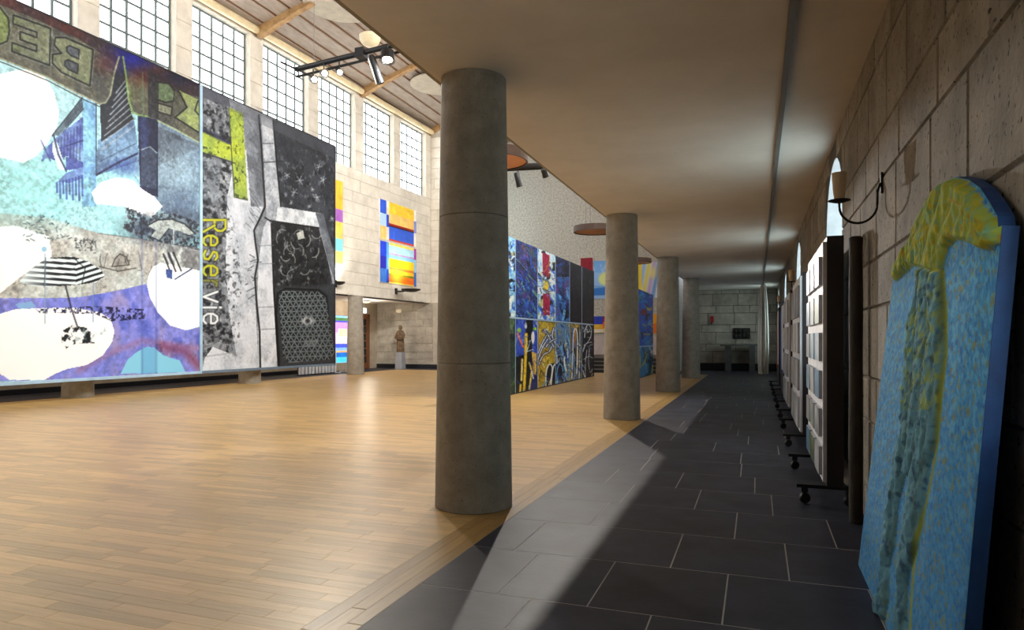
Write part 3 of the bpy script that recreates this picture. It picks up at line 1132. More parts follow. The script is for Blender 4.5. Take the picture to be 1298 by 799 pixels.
    A.line([(205, 440), (235, 446), (254, 466)], 10, (150, 84, 108), 0.7, 5)
    charcoal(A, (90, 80), 0.14)
    A.poly([(-80, 402), (0, 398), (20, 392), (50, 391), (92, 390), (126, 396), (140, 404), (145, 420), (142, 434), (130, 451), (110, 463), (85, 468), (70, 474), (56, 482), (12, 482), (0, 474), (-80, 470)], (251, 253, 254))
    mk = A.inside([(44, 392), (120, 388), (182, 392), (186, 404), (142, 408), (120, 398), (50, 397)])
    A.scribble(mk, (36, 36, 78), (140, 110), 0.45, 0.9, 7)
    A.poly([(20, 385), (40, 382), (46, 390), (24, 392)], (150, 190, 226), 0.9)
    A.poly([(153, 474), (162, 456), (174, 446), (186, 440), (196, 441), (206, 450), (216, 454), (228, 457), (235, 472)], (156, 216, 238), 1)
    A.poly([(180, 440), (197, 441), (197, 474), (180, 474)], (120, 180, 222), 0.5)
    for xx in (180, 198):
        A.line([(xx, 300), (xx, 474)], 1.6, (70, 84, 150), 0.35, 1.5)
    # striped parasol
    par = [(24, 358), (34, 346), (48, 334), (64, 327), (92, 325), (112, 332), (128, 342), (133, 350), (122, 358), (100, 361), (62, 364), (40, 362)]
    mk = A.inside(par)
    A.mix(mk, (226, 238, 240))
    ph = (A.y - 325) / 5.6 + (A.x - 78) * 0.035 * np.where(A.x > 96, 1.6, -0.3)
    st = np.clip((np.sin(ph * 2 * math.pi / 1.25) + 0.1) * 4, 0, 1)
    fade = np.clip((A.x - 24) / 50, 0.12, 1)
    A.mix(mk * st * fade, (26, 28, 36))
    A.line([(57, 322), (57, 410)], 1.5, (150, 176, 196), 0.8)
    A.line([(58, 327), (56, 363)], 1.2, (80, 92, 104), 0.8)
    A.line([(92, 326), (108, 340), (104, 360)], 1.2, (30, 32, 40), 0.8)
    A.blob(56, 316, 3.5, 3.5, (168, 206, 226), 1, 0.2)
    A.line([(83, 362), (90, 390), (98, 414)], 1.8, (40, 40, 60))
    A.line([(118, 360), (118, 408)], 1.4, (140, 160, 200), 0.8)
    A.c = np.clip(A.c, 0, 1) ** 1.3
    mk = A.inside([(78, 420), (92, 412), (100, 414), (112, 416), (118, 428), (120, 436), (96, 436), (84, 442), (78, 434)])
    A.scribble(mk, (16, 24, 30), (70, 60), 0.44, 1, 9)
    A.scribble(A.inside([(66, 416), (130, 410), (140, 432), (100, 444)]), (150, 176, 180), (70, 60), 0.58, 0.6, 8)


STROKE = {
    'R': [[(0, 0), (0, 1), (.45, 1), (.6, .85), (.6, .65), (.45, .5), (0, .5)], [(.3, .5), (.65, 0)]],
    'e': [[(0, .36), (.55, .36), (.55, .55), (.38, .68), (.15, .66), (0, .46), (0, .2), (.15, .02), (.4, 0), (.55, .12)]],
    's': [[(.52, .58), (.36, .68), (.12, .64), (.06, .48), (.3, .36), (.5, .24), (.46, .06), (.22, 0), (0, .1)]],
    'r': [[(0, 0), (0, .68)], [(0, .42), (.2, .66), (.42, .62)]],
    'v': [[(0, .68), (.28, 0), (.56, .68)]],
    'i': [[(0, 0), (0, .62)], [(0, .8), (0, .86)]],
}


def draw_street(A):
    A.scribble(np.ones(A.x.shape), (176, 182, 190), (16, 14), 0.45, 0.8, 5)
    one = np.ones(A.x.shape)
    # bright pavement
    A.poly([(285, 190), (300, 184), (330, 200), (334, 262), (322, 292), (326, 330), (323, 370), (328, 468), (256, 472), (262, 440), (286, 430), (282, 300), (276, 240)], (226, 230, 236), 0.95, color2=(200, 206, 214), cells=(14, 12))
    A.poly([(308, 142), (330, 148), (334, 262), (318, 262)], (150, 156, 164), 0.9, color2=(120, 124, 132), cells=(18, 12))
    for k in range(26):
        x0, y0 = nrs.uniform(308, 330), nrs.uniform(150, 290)
        A.line([(x0, y0), (x0 + nrs.uniform(3, 8), y0 + nrs.uniform(4, 12))], 0.9, (90, 94, 102), 0.6)
    # dark scribbled soil left
    L = A.inside([(254, 112), (288, 130), (292, 170), (298, 200), (288, 250), (286, 330), (290, 396), (300, 452), (270, 440), (254, 462)])
    A.mix(L, (120, 124, 130), 0.6)
    A.scribble(L, (30, 32, 38), (66, 44), 0.46, 0.95, 4.5, 4)
    A.scribble(L, (206, 212, 216), (70, 48), 0.56, 0.8, 4.5, 4)
    F = A.inside([(284, 250), (300, 290), (306, 360), (304, 440), (286, 440)])
    A.scribble(F, (60, 64, 70), (80, 60), 0.54, 0.7, 5, 4)
    A.poly([(254, 104), (290, 124), (292, 136), (254, 122)], (96, 100, 112), 0.9)
    A.poly([(256, 200), (280, 204), (278, 250), (266, 262), (256, 240)], (150, 160, 170), 0.35)
    # lime marking
    for p in ([(290, 136), (308, 143), (314, 254), (297, 250)], [(255, 166), (296, 186), (304, 198), (300, 206), (255, 192)]):
        mk = A.poly(p, (184, 200, 92), 1, color2=(164, 182, 92), cells=(20, 16))
        A.scribble(mk, (204, 214, 76), (10, 9), 0.55, 0.8, 5)
        A.scribble(mk, (70, 84, 40), (70, 50), 0.64, 0.8, 9)
    A.line([(290, 136), (297, 250), (314, 254)], 1.2, (60, 66, 60), 0.8)
    A.line([(255, 193), (298, 207)], 1.5, (44, 50, 46), 0.8)
    A.line([(256, 164), (290, 180)], 5, (30, 34, 60), 0.7, 2)
    # kerb stones
    A.poly([(331, 147), (346, 153), (351, 215), (355, 264), (352, 280), (338, 277), (335, 210)], (206, 210, 216), 1, color2=(176, 182, 190), cells=(26, 18))
    A.poly([(352, 262), (408, 271), (404, 288), (350, 280)], (228, 232, 236), 1, color2=(196, 202, 208), cells=(26, 22))
    A.poly([(400, 270), (410, 271), (426, 330), (426, 362), (416, 330)], (132, 138, 146), 1, color2=(104, 108, 116), cells=(20, 18))
    A.poly([(334, 288), (340, 278), (344, 285), (347, 365), (352, 468), (328, 470), (326, 380), (328, 330)], (228, 232, 238), 1, color2=(206, 212, 220), cells=(16, 14))
    # dark asphalt with leaves
    D1 = A.poly([(346, 151), (428, 184), (428, 340), (410, 271), (356, 262), (350, 210)], (78, 82, 90), 1, color2=(60, 63, 70), cells=(12, 10))
    A.scribble(D1 * (A.y > 190), (130, 136, 142), (50, 40), 0.6, 0.7, 8)
    A.scribble(D1 * (A.y > 210), (34, 36, 42), (46, 36), 0.6, 0.8, 8)
    for (lx, ly, r) in [(380, 229, 7), (373, 244, 6), (402, 250, 5), (404, 212, 5), (410, 228, 5), (364, 222, 5), (369, 257, 3), (421, 277, 4), (362, 247, 3), (396, 240, 3), (392, 262, 3)]:
        for k in range(5):
            an = k * 1.05 + lx
            A.line([(lx, ly), (lx + r * math.cos(an) * 0.7, ly + r * 0.85 * math.sin(an))], 1.3, (176, 182, 188), 0.75)
    D2 = A.poly([(344, 281), (404, 289), (416, 332), (422, 362), (348, 366)], (62, 64, 68), 1, color2=(46, 48, 52), cells=(14, 12))
    A.scribble(D2, (168, 174, 176), (50, 40), 0.56, 0.75, 4.5, 4)
    A.scribble(D2, (18, 18, 22), (54, 44), 0.52, 0.9, 4.5, 4)
    for k in range(16):
        x0, y0 = nrs.uniform(352, 404), nrs.uniform(292, 352)
        an = nrs.uniform(0, 6)
        A.line([(x0 + 7 * math.cos(an + t * 0.5), y0 + 9 * math.sin(an + t * 0.5)) for t in range(5)], 1.1, (206, 210, 210), 0.7)
    A.poly([(376, 296), (384, 292), (386, 302), (378, 304)], (222, 226, 220), 0.9)
    # drain grate
    A.poly([(346, 364), (424, 360), (428, 466), (352, 468)], (70, 73, 78), 0.95)
    A.line([(354, 462), (350, 400), (352, 372), (362, 366), (404, 368), (414, 376), (420, 440)], 2.4, (26, 28, 32))
    G = A.poly([(353, 378), (358, 369), (404, 370), (413, 378), (424, 448), (418, 456), (366, 460), (359, 452)], (34, 37, 42))
    u = (A.x - 352 - (A.y - 370) * 0.1) / 7.2
    v = (A.y - 370 + (A.x - 352) * 0.03) / 6.4
    ln = np.zeros(A.x.shape)
    for f in (v, u + v * 0.5, u - v * 0.5):
        d = np.abs(f - np.round(f))
        ln = np.maximum(ln, np.clip((0.16 - d) / 0.1, 0, 1))
    A.mix(G * ln, (150, 162, 166), 0.85)
    A.blob(390, 407, 8, 5, (214, 218, 220), 0.9, 0.4)
    A.blob(390, 407, 3, 3, (40, 40, 44), 0.8, 0.4)
    A.poly([(386, 432), (404, 430), (402, 438), (386, 440)], (150, 158, 160), 0.6)
    A.line([(328, 146), (331, 180), (333, 215), (336, 262), (331, 274), (322, 292), (324, 310), (327, 330), (323, 352), (325, 380), (329, 420), (330, 468)], 2.0, (20, 20, 26))
    A.line([(346, 152), (351, 212), (356, 262)], 1.4, (24, 24, 28))
    A.line([(344, 284), (347, 366), (353, 468)], 1.8, (24, 24, 28))
    A.line([(336, 276), (342, 280), (350, 281), (404, 289)], 1.6, (20, 20, 24))
    A.line([(330, 182), (346, 182)], 1.0, (90, 92, 100))
    A.line([(332, 206), (368, 204)], 1.0, (50, 52, 60))
    for yy in (312, 335, 390, 418):
        A.line([(326, yy), (348, yy - 1)], 0.8, (140, 146, 156), 0.8)
    for k in range(10):
        x0, y0 = 316 + nrs.uniform(-6, 6), 300 + nrs.uniform(-12, 80)
        A.line([(x0, y0), (x0 + nrs.uniform(2, 10), y0 + nrs.uniform(-7, 7))], 1.0, (50, 52, 60), 0.7)
    charcoal(A, (120, 100), 0.14)
    # the word, reading down the picture
    yy = 279.0
    for i, ch in enumerate('Reservie'):
        wdt = {'R': 20, 'e': 19, 's': 19, 'r': 14, 'v': 20, 'i': 8}[ch]
        c = (206, 206, 58) if i < 4 else ((150, 152, 84) if i == 4 else (238, 242, 244))
        for st in STROKE[ch]:
            pts = [(258 + (28 if i == 0 else 26) * b, yy + a * wdt * 1.15) for a, b in st]
            A.line(pts, 4.6, (26, 28, 30), 0.6)
            A.line(pts, 3.0, c, 0.95)
        yy += wdt
    A.c = np.clip(A.c, 0, 1) ** 1.3
    A.line([(262, 452), (292, 448)], 1.6, (150, 154, 160), 0.7)
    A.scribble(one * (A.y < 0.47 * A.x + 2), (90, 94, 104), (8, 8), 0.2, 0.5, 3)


XP = -12.45
pb1 = tag(empty('painted_panel', (XP - 0.04, 9.95, 0.44)), 'huge beach painting with striped parasol, white pools and mirrored sign letters', 'painting')
pb2 = tag(empty('painted_panel', (XP - 0.04, 15.5, 0.44)), 'huge grey street painting with lime marking, drain grate and written word', 'painting')
ZP0, ZP1 = 0.44, 7.23
for root, ya, yb, fn in ((pb1, 7.1, 12.74, draw_beach), (pb2, 12.78, 18.22, draw_street)):
    canvas('canvas', (XP, ya, ZP0), (0, yb - ya, 0), (0, 0, ZP1 - ZP0), 320, 480, fn, M['art'], root, base=(186, 224, 232) if fn is draw_beach else (150, 154, 160))
    MB().box(XP - 0.07, XP - 0.004, ya, yb, ZP0, ZP1).build('panel_body', M['framedark'], root)
    fm = M['framewhite'] if root is pb1 else pmat('grey_panel_frame', rgb(110, 130, 150), rough=0.4)
    MB().box(XP - 0.06, XP + 0.02, ya, yb, ZP0 - 0.06, ZP0).build('bottom_rail', M['framewhite'] if root is pb1 else fm, root)
    MB().box(XP - 0.06, XP + 0.02, ya, yb, ZP1, ZP1 + 0.02).build('top_rail', M['framedark'], root)
    MB().box(XP - 0.06, XP + 0.02, yb - 0.02, yb + 0.02, ZP0 - 0.06, ZP1).build('side_rail', M['framewhite'] if root is pb1 else M['framedark'], root)
    MB().box(XP - 0.06, XP + 0.02, ya - 0.02, ya + 0.02, ZP0 - 0.06, ZP1).build('side_rail', M['framewhite'], root)
    for by in (ya + 0.9, yb - 0.9):
        xw = wl(by)
        MB().box(xw - 0.02, XP - 0.06, by - 0.05, by + 0.05, 6.3, 6.4).build('wall_bracket', M['black'], root)
        MB().box(xw - 0.02, XP - 0.06, by - 0.05, by + 0.05, 3.3, 3.4).build('wall_bracket', M['black'], root)

# ------------------------------------------------------------------ striped paintings on the window wall
def draw_rects(rects, bg=None, nz=0.12):
    def fn(A):
        for (x0, y0, x1, y1, c) in rects:
            mk = ((A.x >= x0) & (A.x < x1) & (A.y >= y0) & (A.y < y1)).astype(float)
            A.mix(mk, c)
            A.scribble(mk, tuple(min(255, v * 1.12 + 8) for v in c), (4, 16), 0.5, 0.5, 5)
            A.scribble(mk, tuple(v * 0.86 for v in c), (14, 5), 0.58, 0.4, 5)
        A.c = A.c ** 1.3
    return fn


U1 = [(0, 0, .16, .34, (70, 116, 226)), (0, .34, .16, .66, (196, 222, 248)), (0, .66, .16, 1, (250, 208, 140)), (.16, .34, .22, .66, (40, 90, 214)),
      (.16, 0, .22, .34, (240, 234, 224)), (.16, .66, .22, 1, (240, 236, 226)), (.22, 0, .92, .3, (252, 216, 84)), (.22, .3, .92, .54, (246, 206, 134)),
      (.22, .54, .92, .585, (180, 40, 34)), (.22, .585, .92, .62, (70, 20, 24)), (.22, .62, .92, .94, (74, 118, 220)), (.22, .94, .92, 1, (206, 84, 52)),
      (.92, 0, 1, .3, (250, 246, 232)), (.92, .3, 1, .62, (150, 166, 226)), (.92, .62, 1, 1, (250, 246, 236))]
U2 = [(0, 0, .16, .36, (48, 90, 220)), (0, .36, .16, .66, (56, 60, 190)), (0, .66, .16, 1, (86, 146, 226)), (.16, 0, .22, .66, (116, 180, 236)), (.16, .66, .22, 1, (30, 84, 190)),
      (.22, 0, .92, .06, (250, 216, 110)), (.22, .06, .92, .24, (186, 224, 244)), (.22, .24, .92, .3, (190, 170, 214)), (.22, .3, .92, .38, (150, 206, 236)),
      (.22, .38, .92, .6, (252, 214, 44)), (.22, .6, .92, .66, (226, 150, 70)), (.22, .66, .92, .74, (248, 210, 60)), (.22, .74, .92, .8, (140, 150, 40)),
      (.22, .8, .92, .96, (246, 140, 40)), (.22, .96, .92, 1, (250, 210, 100)), (.92, 0, 1, .3, (176, 72, 176)), (.92, .3, 1, .62, (170, 214, 240)), (.92, .62, 1, 1, (64, 124, 206))]


def wall_painting(name, y0, y1, z0, z1, rects, label, cat='painting', group=None, nu=60, nv=60):
    a, b = wpt(y0, 0.065), wpt(y1, 0.065)
    t = tag(empty(name, ((a.x + b.x) / 2, (a.y + b.y) / 2, z0)), label, cat, group)
    canvas('canvas', (a.x, a.y, z0), (b.x - a.x, b.y - a.y, 0), (0, 0, z1 - z0), nu, nv, draw_rects(rects), M['art'], t, pix=False)
    m = MB(); wbox(m, y0, y1, 0.0, 0.063, z0, z1)
    m.build('stretcher', M['white'], t)
    return t


wall_painting('striped_painting', 21.18, 23.73, 4.76, 6.18, U1, 'yellow and blue block painting with a dark red stripe on the pale stone wall')
wall_painting('striped_painting', 21.18, 23.73, 3.22, 4.70, U2, 'blue and yellow striped painting with orange base, hung just above the black uplight')
wall_painting('striped_painting', 17.5, 19.0, 3.6, 6.3, [(0, 0, 1, .34, (250, 206, 90)), (0, .34, .5, .62, (120, 150, 230)), (.5, .34, 1, .5, (186, 130, 206)), (.5, .5, 1, .7, (246, 220, 120)), (0, .62, 1, 1, (226, 210, 130)), (.5, .7, 1, .84, (150, 220, 230))],
              'yellow and lilac painting mostly hidden behind the grey street painting')

# uplights on the window wall
def uplight(Y, label, reach=0.66, R=0.36):
    b = wpt(Y, 0.0, 2.97)
    t = tag(empty('wall_uplight', b), label, 'wall lamp', 'black uplights on the window wall')
    m = MB(); wbox(m, Y - 0.05, Y + 0.05, -0.005, 0.06, 2.86, 3.08)
    m.build('wall_plate', M['black'], t)
    MB().tube([wpt(Y, 0.0, 2.95), wpt(Y, reach * 0.45, 2.96), wpt(Y, reach * 0.68, 2.98)], 0.03).build('arm', M['black'], t, smooth=True)
    c = wpt(Y, reach, 0)
    q = R / 0.36
    MB().lathe([(0.02, 2.92), (0.2 * q, 2.94), (0.34 * q, 2.99), (R, 3.03), (0.33 * q, 3.03), (0.18 * q, 2.975), (0.02, 2.96)], (c.x, c.y, 0), 28).build('bowl', M['black'], t, smooth=True)
    MB().lathe([(0.02, 2.965), (0.12 * q, 2.975), (0.12 * q, 2.99), (0.02, 2.995)], (c.x, c.y, 0.0), 16).build('lamp', M['bulb'], t)
    ld = bpy.data.lights.new('uplight', 'SPOT')
    ld.energy = 130
    ld.color = (1, 0.92, 0.78)
    ld.spot_size = math.radians(130)
    ld.spot_blend = 0.9
    ld.shadow_soft_size = 0.1
    lo = bpy.data.objects.new('uplight_beam', ld)
    col.objects.link(lo)
    lo.location = (c.x, c.y, 3.06)
    d = (wpt(Y, 0, 5.5) - Vector((c.x, c.y, 3.06))).normalized()
    lo.rotation_euler = d.to_track_quat('-Z', 'Y').to_euler()


uplight(22.3, 'black saucer uplight on an arm below the yellow striped paintings')
uplight(18.62, 'black saucer uplight peeping out past the edge of the grey street painting', 0.2, 0.18)

# ------------------------------------------------------------------ things under the gallery
bn = tag(empty('striped_banner', (-14.1, 19.9, 0)), 'glowing banner with pink, blue and orange bands beside the gallery column', 'banner')
pt = on(444.5, 430, (-14.1, 0, 0), (1, 0, 0))
yb_ = pt.y
ya_ = yb_ - 1.1
BN = [(0, 0, 1, .05, (150, 206, 240)), (0, .05, 1, .1, (96, 150, 90)), (0, .1, 1, .15, (90, 90, 226)), (0, .15, 1, .36, (226, 166, 246)), (0, .36, 1, .6, (246, 214, 246)), (.3, .28, .8, .44, (250, 236, 190)),
      (0, .6, 1, .68, (90, 110, 226)), (0, .68, 1, .74, (150, 190, 246)), (0, .74, 1, .77, (250, 190, 110)), (0, .77, 1, .88, (40, 130, 210)), (0, .88, 1, 1, (96, 206, 240))]
canvas('canvas', (-14.1, ya_, 0.34), (0, yb_ - ya_, 0), (0, 0, 1.70), 30, 60, draw_rects(BN), pmat('backlit_banner', (1, 1, 1), attr='paint', rough=0.4), bn, pix=False)
bm_ = bpy.data.materials['backlit_banner']
bm_.node_tree.links.new([n for n in bm_.node_tree.nodes if n.type == 'ATTRIBUTE'][0].outputs['Color'], bm_.node_tree.nodes['Principled BSDF'].inputs['Emission Color'])
bm_.node_tree.nodes['Principled BSDF'].inputs['Emission Strength'].default_value = 0.7
MB().box(-14.14, -14.103, ya_, yb_, 0.33, 2.05).build('backing', M['framedark'], bn)
for q in (ya_ + 0.1, yb_ - 0.25):
    MB().box(-14.14, -14.11, q - 0.02, q + 0.02, 0.03, 0.34).build('leg', M['white'], bn)
    MB().box(-14.14, -13.85, q - 0.03, q + 0.03, 0.0, 0.03).build('foot', M['white'], bn)
    MB().box(-14.4, -14.11, q - 0.03, q + 0.03, 0.0, 0.03).build('foot', M['white'], bn)

ss = tag(empty('slatted_screen', (-14.0, 18.0, 0)), 'white ribbed screen standing on the floor below the grey street painting', 'screen')
p0 = on(379, 475, (-14.0, 0, 0), (1, 0, 0)); p1 = on(425, 473, (-14.0, 0, 0), (1, 0, 0))
n = 22
for k in range(n):
    yy = p0.y + (p1.y - p0.y) * k / n
    hh = 0.78 if k < n * 0.3 or k > n * 0.55 else 0.76
    MB().box(-14.02 + 0.04 * (k % 2), -13.98 + 0.04 * (k % 2), yy, yy + (p1.y - p0.y) / n * 0.78, 0.04, hh).build('slat', M['white'], ss, fix=False)
MB().box(-14.06, -14.02, p0.y, p1.y, 0.0, 0.74).build('backing', M['framedark'], ss)

dr = struct(empty('door_1', (-14.95, 23.6, 0)))
MB().box(-15.0, -14.94, 23.0, 24.2, 0, 2.12).build('door_leaf', M['door'], dr)
for k in range(6):
    MB().box(-14.945, -14.93, 23.3, 24.05, 0.25 + 0.3 * k, 0.5 + 0.3 * k).build('pane', M['darkglass'], dr)
MB().box(-15.0, -14.92, 22.9, 23.0, 0, 2.22).build('door_frame', M['door'], dr)
MB().box(-15.0, -14.92, 24.2, 24.3, 0, 2.22).build('door_frame', M['door'], dr)
MB().box(-15.0, -14.92, 22.9, 24.3, 2.12, 2.22).build('door_frame', M['door'], dr)
ex = tag(empty('exit_sign', (-14.9, 23.4, 2.26)), 'small lit green and white exit sign above the brown door', 'sign')
p = on(460.5, 407, (-14.95, 0, 0), (1, 0, 0))
MB().box(-14.999, -14.93, p.y - 0.22, p.y + 0.22, 2.25, 2.45).build('housing', M['exit_white'], ex)
MB().box(-14.93, -14.925, p.y - 0.2, p.y - 0.02, 2.27, 2.43).build('pictogram', M['exit'], ex)

for Yl, lb in ((8.5, 'added round fill lamp under the gallery behind the beach painting'), (13.2, 'added round fill lamp under the gallery behind the grey street painting'), (18.0, 'added round fill lamp under the gallery beside the striped banner'), (22.4, 'added round fill lamp under the gallery before the brown door')):
    gc = tag(empty('gallery_fill_lamp', (-13.9, Yl, ZS - 0.09)), lb, 'fill lamp', 'added fill lamps under the gallery')  # lamps added to brighten the dark space below the gallery
    MB().lathe([(0.02, ZS - 0.02), (0.16, ZS - 0.02), (0.16, ZS + 0.002), (0.02, ZS + 0.002)], (-13.9, Yl, 0), 24).build('mount', M['black'], gc)
    MB().lathe([(0.02, ZS - 0.09), (0.1, ZS - 0.08), (0.14, ZS - 0.05), (0.14, ZS - 0.02), (0.02, ZS - 0.02)], (-13.9, Yl, 0), 24).build('glass', M['lampglass'], gc, smooth=True)
    ld = bpy.data.lights.new('gallery_fill', 'POINT')
    ld.energy = 45
    ld.color = (1, 0.9, 0.76)
    ld.shadow_soft_size = 0.12
    lo = bpy.data.objects.new('gallery_fill_light', ld)
    col.objects.link(lo)
    lo.location = (-13.9, Yl, ZS - 0.4)

# carved figure on a pedestal
sx, sy = -13.1, 24.2
q = on(507.5, 469, (0, sy, 0), (0, 1, 0)); sx = q.x
sg = tag(empty('carved_figure', (sx, sy, 0.68)), 'carved wooden robed figure standing on a grey pedestal by the stone wall', 'sculpture')
pd = tag(MB().lathe([(0.2, 0), (0.17, 0.68)], (sx, sy, 0), 4, M=Matrix.Rotation(math.pi / 4, 4, 'Z'), sx=1.1).build('pedestal', M['pedestal']), 'tapered grey pedestal under the carved wooden figure', 'pedestal')
prof = [(.13, 0), (.15, .05), (.14, .2), (.15, .4), (.14, .55), (.155, .68), (.16, .78), (.13, .84), (.06, .875), (.055, .9), (.075, .93), (.085, .98), (.075, 1.03), (.05, 1.07), (.01, 1.085)]
m = MB()
NV = 40
for i, (r, z) in enumerate(prof):
    for k in range(NV):
        a = 2 * math.pi * k / NV
        rr = r * (1 + (0.10 * math.sin(6 * a + 3 * z) + 0.06 * math.sin(11 * a - 5 * z)) * (1 if z < 0.85 else 0.2))
        m.v.append((sx + rr * math.cos(a), sy + 0.75 * rr * math.sin(a), 0.68 + z))
for i in range(len(prof) - 1):
    for k in range(NV):
        k2 = (k + 1) % NV
        m.f.append((i * NV + k, i * NV + k2, (i + 1) * NV + k2, (i + 1) * NV + k))
m.f.append(tuple(range(NV))[::-1]); m.f.append(tuple((len(prof) - 1) * NV + k for k in range(NV)))
m.build('robed_body', M['carved'], sg, smooth=True)
MB().tube([(sx - .15, sy, 1.42), (sx - .18, sy - .06, 1.25), (sx - .06, sy - .14, 1.2), (sx + .02, sy - .15, 1.24)], [.055, .05, .042, .035], 10).build('arm', M['carved'], sg, smooth=True)
MB().tube([(sx + .15, sy, 1.42), (sx + .18, sy - .06, 1.27), (sx + .07, sy - .14, 1.18), (sx - .01, sy - .15, 1.22)], [.055, .05, .042, .035], 10).build('arm', M['carved'], sg, smooth=True)
gl = tag(MB().lathe([(0.02, 2.28), (0.12, 2.3), (0.13, 2.36), (0.1, 2.42), (0.02, 2.43)], (-13.9, 24.88, 0), 16, sy=0.9).build('round_wall_lamp', M['lampglass'], smooth=True), 'small round lamp on the stone wall above the carved figure', 'wall lamp')

# ------------------------------------------------------------------ painted partitions in the hall
def strokes(A, box, n, palette, wd=(1, 3), ln=(4, 14), ang=None, a=0.9):
    x0, y0, x1, y1 = box
    for k in range(n):
        cx, cy = nrs.uniform(x0, x1), nrs.uniform(y0, y1)
        t = nrs.uniform(0, 6.28) if ang is None else ang + nrs.uniform(-0.5, 0.5)
        l = nrs.uniform(*ln) / 2
        b = nrs.uniform(-2, 2)
        pts = [(cx - l * math.cos(t), cy - l * math.sin(t)), (cx + b, cy + b), (cx + l * math.cos(t), cy + l * math.sin(t))]
        (A.curve if wd[1] > 1 else A.line)(pts, nrs.uniform(*wd), palette[nrs.randint(len(palette))], a)


BLU, NAVY, BLK, WHT, CYN, YEL, OCH, CRM, PUR, GRN = (40, 96, 214), (24, 34, 86), (14, 14, 22), (226, 236, 244), (110, 178, 236), (236, 200, 50), (176, 150, 40), (150, 24, 62), (86, 60, 140), (70, 120, 60)


def p_a1(A):
    A.scribble(np.ones(A.x.shape), (70, 140, 224), (6, 4), 0.5, 1, 6)
    strokes(A, (640, 304, 654, 400), 16, [BLK, BLU, WHT, NAVY], (2, 5), (5, 14))
    A.blob(650, 322, 2.5, 2, YEL, 1)


def p_b1(A):
    A.scribble(np.ones(A.x.shape), (34, 64, 150), (8, 6), 0.45, 1, 5)
    A.scribble((A.y > 355) * 1.0, (40, 100, 200), (9, 7), 0.5, 0.9, 5)
    strokes(A, (654, 308, 681, 345), 30, [PUR, (60, 90, 90), (120, 70, 60), (30, 40, 60), BLU], (1, 3), (5, 16), 1.3)
    strokes(A, (654, 340, 681, 402), 40, [(70, 150, 190), NAVY, BLU, (90, 60, 130), (120, 180, 120)], (0.8, 2), (4, 12), 1.0)
    A.line([(653, 328), (682, 359)], 1.4, (20, 22, 40))
    A.line([(653, 327), (668, 343)], 0.8, (130, 190, 150))


def p_c1(A):
    A.scribble(np.ones(A.x.shape), (90, 150, 236), (7, 5), 0.5, 1, 6)
    strokes(A, (681, 314, 704, 402), 40, [BLK, BLU, WHT, (60, 110, 220), BLK], (2, 4.5), (5, 12), 1.3)
    A.blob(692, 362, 4, 6, YEL, 0.95, 0.4); A.blob(686, 384, 4, 5, (190, 190, 120), 0.8, 0.5)
    A.poly([(687.5, 320), (696.5, 324), (696.5, 352), (688, 349)], CRM)
    A.poly([(688.5, 372), (697, 373), (697, 400), (688.5, 400)], (166, 26, 70))


def p_d1(A):
    A.scribble(np.ones(A.x.shape), (36, 46, 84), (6, 5), 0.4, 0.9, 5)
    m = (A.y > 351) * 1.0
    A.mix(m, (60, 120, 200), 0.9)
    strokes(A, (704, 352, 722, 403), 30, [PUR, NAVY, (110, 70, 150), CYN, (40, 110, 170), BLK], (1.5, 4), (5, 14), 1.4)
    strokes(A, (704, 325, 722, 350), 14, [(60, 70, 120), BLK, (40, 60, 110)], (1, 3), (4, 10))


def p_dark(A):
    A.scribble(np.ones(A.x.shape), (34, 34, 50), (8, 6), 0.45, 0.9, 4)
    A.scribble(np.ones(A.x.shape), (58, 54, 70), (12, 9), 0.62, 0.8, 5)


def p_a2(A):
    strokes(A, (640, 405, 654, 500), 14, [(40, 70, 60), (90, 120, 90), BLK], (2, 4), (8, 20), 1.5)


def p_b2(A):
    A.mix((A.y < 452) * 1.0, (50, 80, 200)); A.scribble((A.y < 452) * 1.0, (130, 160, 240), (6, 6), 0.52, 0.8, 5)
    A.poly([(667, 402), (676, 402), (674, 470), (668, 498), (660, 498), (656, 452), (664, 450)], BLK)
    A.mix((A.y >= 452) * (A.x < 672) * 1.0, (16, 16, 26))
    A.line([(667, 424), (666, 460), (664, 500)], 3.6, (240, 200, 40))
    A.line([(662, 456), (661, 482)], 2.6, (240, 226, 150)); A.line([(660, 488), (659, 500)], 2.6, (240, 214, 70))
    A.line([(671, 460), (674, 470), (672, 486), (670, 500)], 2.4, (236, 206, 90))
    A.blob(675.5, 428, 2.2, 8, (238, 240, 248), 1, 0.2); A.blob(666.5, 413, 1.6, 4, WHT, 0.9, 0.3)
    A.blob(658, 419, 2.5, 3, (150, 200, 60), 1, 0.3); A.blob(678, 417, 2.5, 2, (150, 210, 60), 1, 0.3)
    A.line([(656, 423), (663, 440)], 2.2, (236, 120, 70)); A.line([(672, 432), (668, 446), (676, 443)], 1.2, (180, 210, 240))
    A.poly([(674, 446), (680, 448), (680, 476), (676, 474)], (236, 190, 90))
    A.line([(674, 470), (676, 480)], 1.5, WHT)


